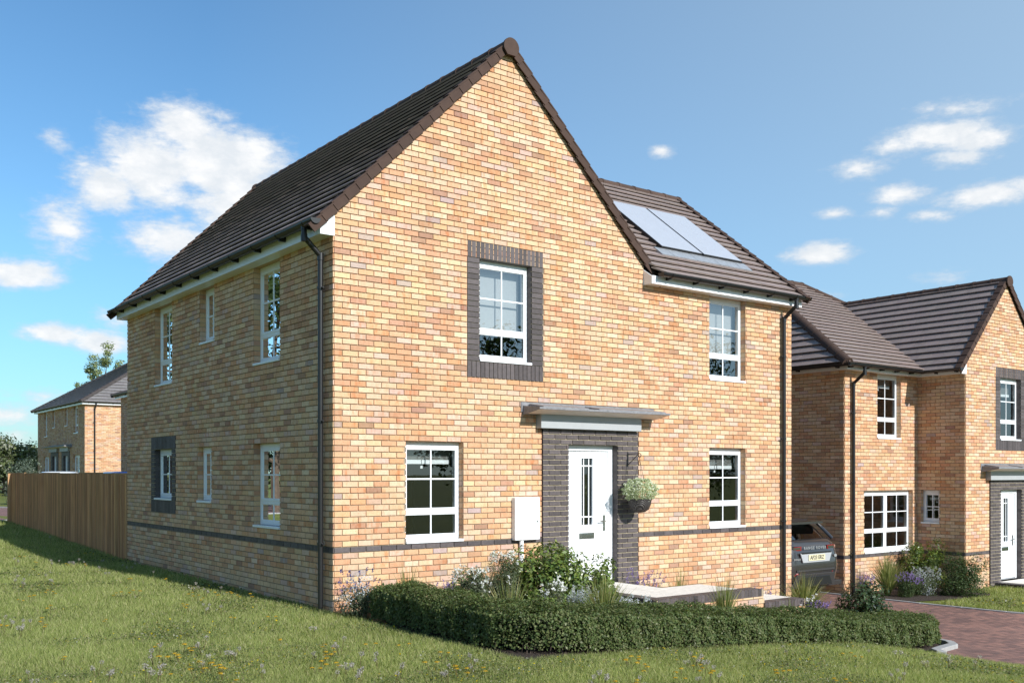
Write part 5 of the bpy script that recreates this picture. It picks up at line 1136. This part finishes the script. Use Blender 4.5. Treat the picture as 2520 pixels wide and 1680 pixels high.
YELLOW = [(-1.69, 9.57), (-1.72, 8.17), (-1.32, 7.79), (-1.1, 7.41), (-1.13, 4.57), (-0.72, 4.11), (-2.49, 3.81), (-2.46, 3.62), (-2.99, 3.02), (-2.89, 2.89), (-2.83, 2.01), (-3.14, 0.92), (-3.22, 0.53), (-3.64, 0.47), (-2.54, 0.62), (-1.79, 2.91), (-1.72, 2.85), (-1.59, 2.7), (-1.42, 1.4), (-1.43, 1.12), (-0.98, 2.36), (-1.02, 1.96), (-1.0, 1.8), (-0.76, 2.01), (-0.5, 2.21), (-0.57, 1.87), (-0.52, 1.83), (-0.43, 1.57), (-0.98, -0.35), (-1.4, -0.22), (-2.6, -1.38), (-2.48, -1.77), (-2.45, -1.9), (-2.69, -2.13), (-2.69, -2.27), (-3.51, -1.6), (-2.8, -2.23), (-2.64, -2.77), (-2.57, -2.7), (-2.57, -2.89), (-2.99, -2.86), (-2.83, -3.06), (-2.66, -3.51), (-2.61, -3.11), (-1.52, -1.83), (-1.02, -2.78), (-1.31, -2.4), (-1.37, -2.69), (-1.64, -3.02), (-1.6, -3.05), (-1.8, -3.28), (-1.73, -3.39), (-1.89, -3.41), (-1.08, -3.93), (-0.99, -4.2), (-0.92, -4.26), (-0.7, -2.86), (-0.7, -3.55), (-0.79, -4.27), (0.49, -4.77), (0.36, -4.87), (0.56, -4.82), (0.5, -4.93), (0.33, -5.15), (1.22, -4.92), (0.84, -5.2), (0.89, -5.24), (0.51, -5.36), (0.3, -5.56), (0.52, -5.65), (-0.29, -5.37), (-0.12, -5.45), (1.47, -5.68), (1.26, -5.82), (1.66, -6.06), (1.67, -6.15), (3.32, -5.2), (3.21, -5.14), (3.32, -6.76)]
SEED = [(-3.49, 0.89), (-3.55, 0.94), (-3.44, 0.6), (-3.36, 0.54), (-3.49, 0.27), (-1.99, 8.51), (-1.55, 7.87), (-1.41, 7.94), (-1.22, 7.81), (-1.21, 7.47), (-1.03, 7.51), (-2.21, 5.3), (-2.21, 4.93), (-2.61, 4.75), (-2.65, 5.24), (-1.23, 5.8), (-1.2, 5.49), (-0.77, 2.34), (-0.71, 2.82), (-0.62, 2.23), (-0.76, 2.86), (-1.36, 0.71), (-1.31, 0.75), (-1.3, 0.36), (-1.03, -1.56), (-2.35, -1.91), (-2.89, -2.17), (-2.81, -2.04), (-2.27, -2.41), (-2.25, -2.47), (-2.65, -2.69), (-3.95, -2.44), (-3.94, -2.52), (-3.2, -2.98), (-3.11, -2.93), (-3.07, -2.93), (-3.42, -2.66), (-3.43, -2.39), (-2.36, -3.31), (-0.54, 12.47), (-0.6, 8.08), (-0.68, 6.45), (-0.63, 6.26), (-0.67, 4.98), (-1.31, -2.59), (-1.33, -2.73), (-1.35, -3.48), (-1.58, -3.57), (-1.66, -3.65), (-1.75, -3.63), (-1.88, -3.69), (-1.82, -3.12), (-1.8, -3.9), (-1.78, -3.97), (-1.52, -4.06), (-1.47, -4.05), (-1.23, -4.31), (-1.17, -4.33), (-0.86, -4.19), (-0.78, -4.14), (0.99, -5.0), (1.12, -4.95), (0.99, -5.14), (0.6, -5.52), (0.37, -5.71), (0.65, -5.63), (-0.46, -5.31), (-0.43, -5.35), (-0.33, -5.29), (-0.18, -5.59), (2.72, -4.77), (3.47, -5.18), (3.88, -5.28), (2.35, -6.18), (2.31, -6.25), (2.43, -6.23), (3.54, -5.82), (3.86, -5.85), (4.31, -5.87)]
def dandelions():
    def proto(yellow, seed):
        rng = np.random.default_rng(seed); rr = random.Random(seed); nm = 'dandelion' if yellow else 'seed_head'; mb = MB(); k = rr.choice((1, 2, 2, 3)); heads = []
        root = thing(nm, 'yellow dandelion flowering in the rough grass of the front lawn' if yellow else 'pale fluffy seed head standing in the rough grass of the front lawn', 'dandelion' if yellow else 'seed head', (0, 0, -50), 0, 'yellow dandelions dotted over the lawn' if yellow else 'pale seed heads dotted over the lawn')
        for i in range(k):
            a = rr.uniform(0, 6.28); r = rr.uniform(.01, .07); h = rr.uniform(.07, .12) if yellow else rr.uniform(.10, .16); t = Vector((math.cos(a) * r, math.sin(a) * r, h)); mb.tube([(0, 0, -.01), t * .55 + Vector((0, 0, .012)), t], .0022, 5, (.16, .13, .06, 1)); heads.append(t)
        mb.build('stem', M['grass'], root)
        for t in heads:
            Ps, Ns, Cs, Ss = [], [], [], []; m = 46; t = np.array(tuple(t))
            if yellow:
                d = rng.normal(size=(m, 3)); d /= np.linalg.norm(d, axis=1, keepdims=True); d[:, 2] = np.abs(d[:, 2]) * .45; Ps.append(t + d * np.array([.019, .019, .012])); Ns.append(d * .6 + np.array([0, 0, .8])); Cs.append(pick([(.56, .36, .03), (.62, .43, .05), (.38, .24, .02)], m, rng, .15)); Ss.append(rng.uniform(.011, .019, m))
            else:
                d = rng.normal(size=(m, 3)); d /= np.linalg.norm(d, axis=1, keepdims=True); Ps.append(t + d * .021 * rng.uniform(.5, 1, (m, 1))); Ns.append(rng.normal(size=(m, 3))); Cs.append(pick([(.44, .40, .39), (.54, .50, .48), (.34, .30, .31)], m, rng, .15)); Ss.append(rng.uniform(.009, .015, m))
            V, F, C = leaf_quads(np.concatenate(Ps), np.concatenate(Ns), np.concatenate(Ss), np.concatenate(Cs), rng, .45); np_mesh('flower_head' if yellow else 'seed_fluff', V, F, M['petal'], C, root)
        return root
    rr = random.Random(9)
    for pts, yl in ((YELLOW, True), (SEED, False)):
        pr = [proto(yl, 601 + 10 * yl + i) for i in range(4)]
        for i, (x, y) in enumerate(pts):
            loc, rz, sc = (x, y, gz(x, y)), rr.uniform(0, 6.28), rr.uniform(.85, 1.25)
            if i < 4: pr[i].location = loc; pr[i].rotation_euler = (0, 0, rz)
            else: copy_tree(pr[i % 4], loc, rz, sc)
dandelions()
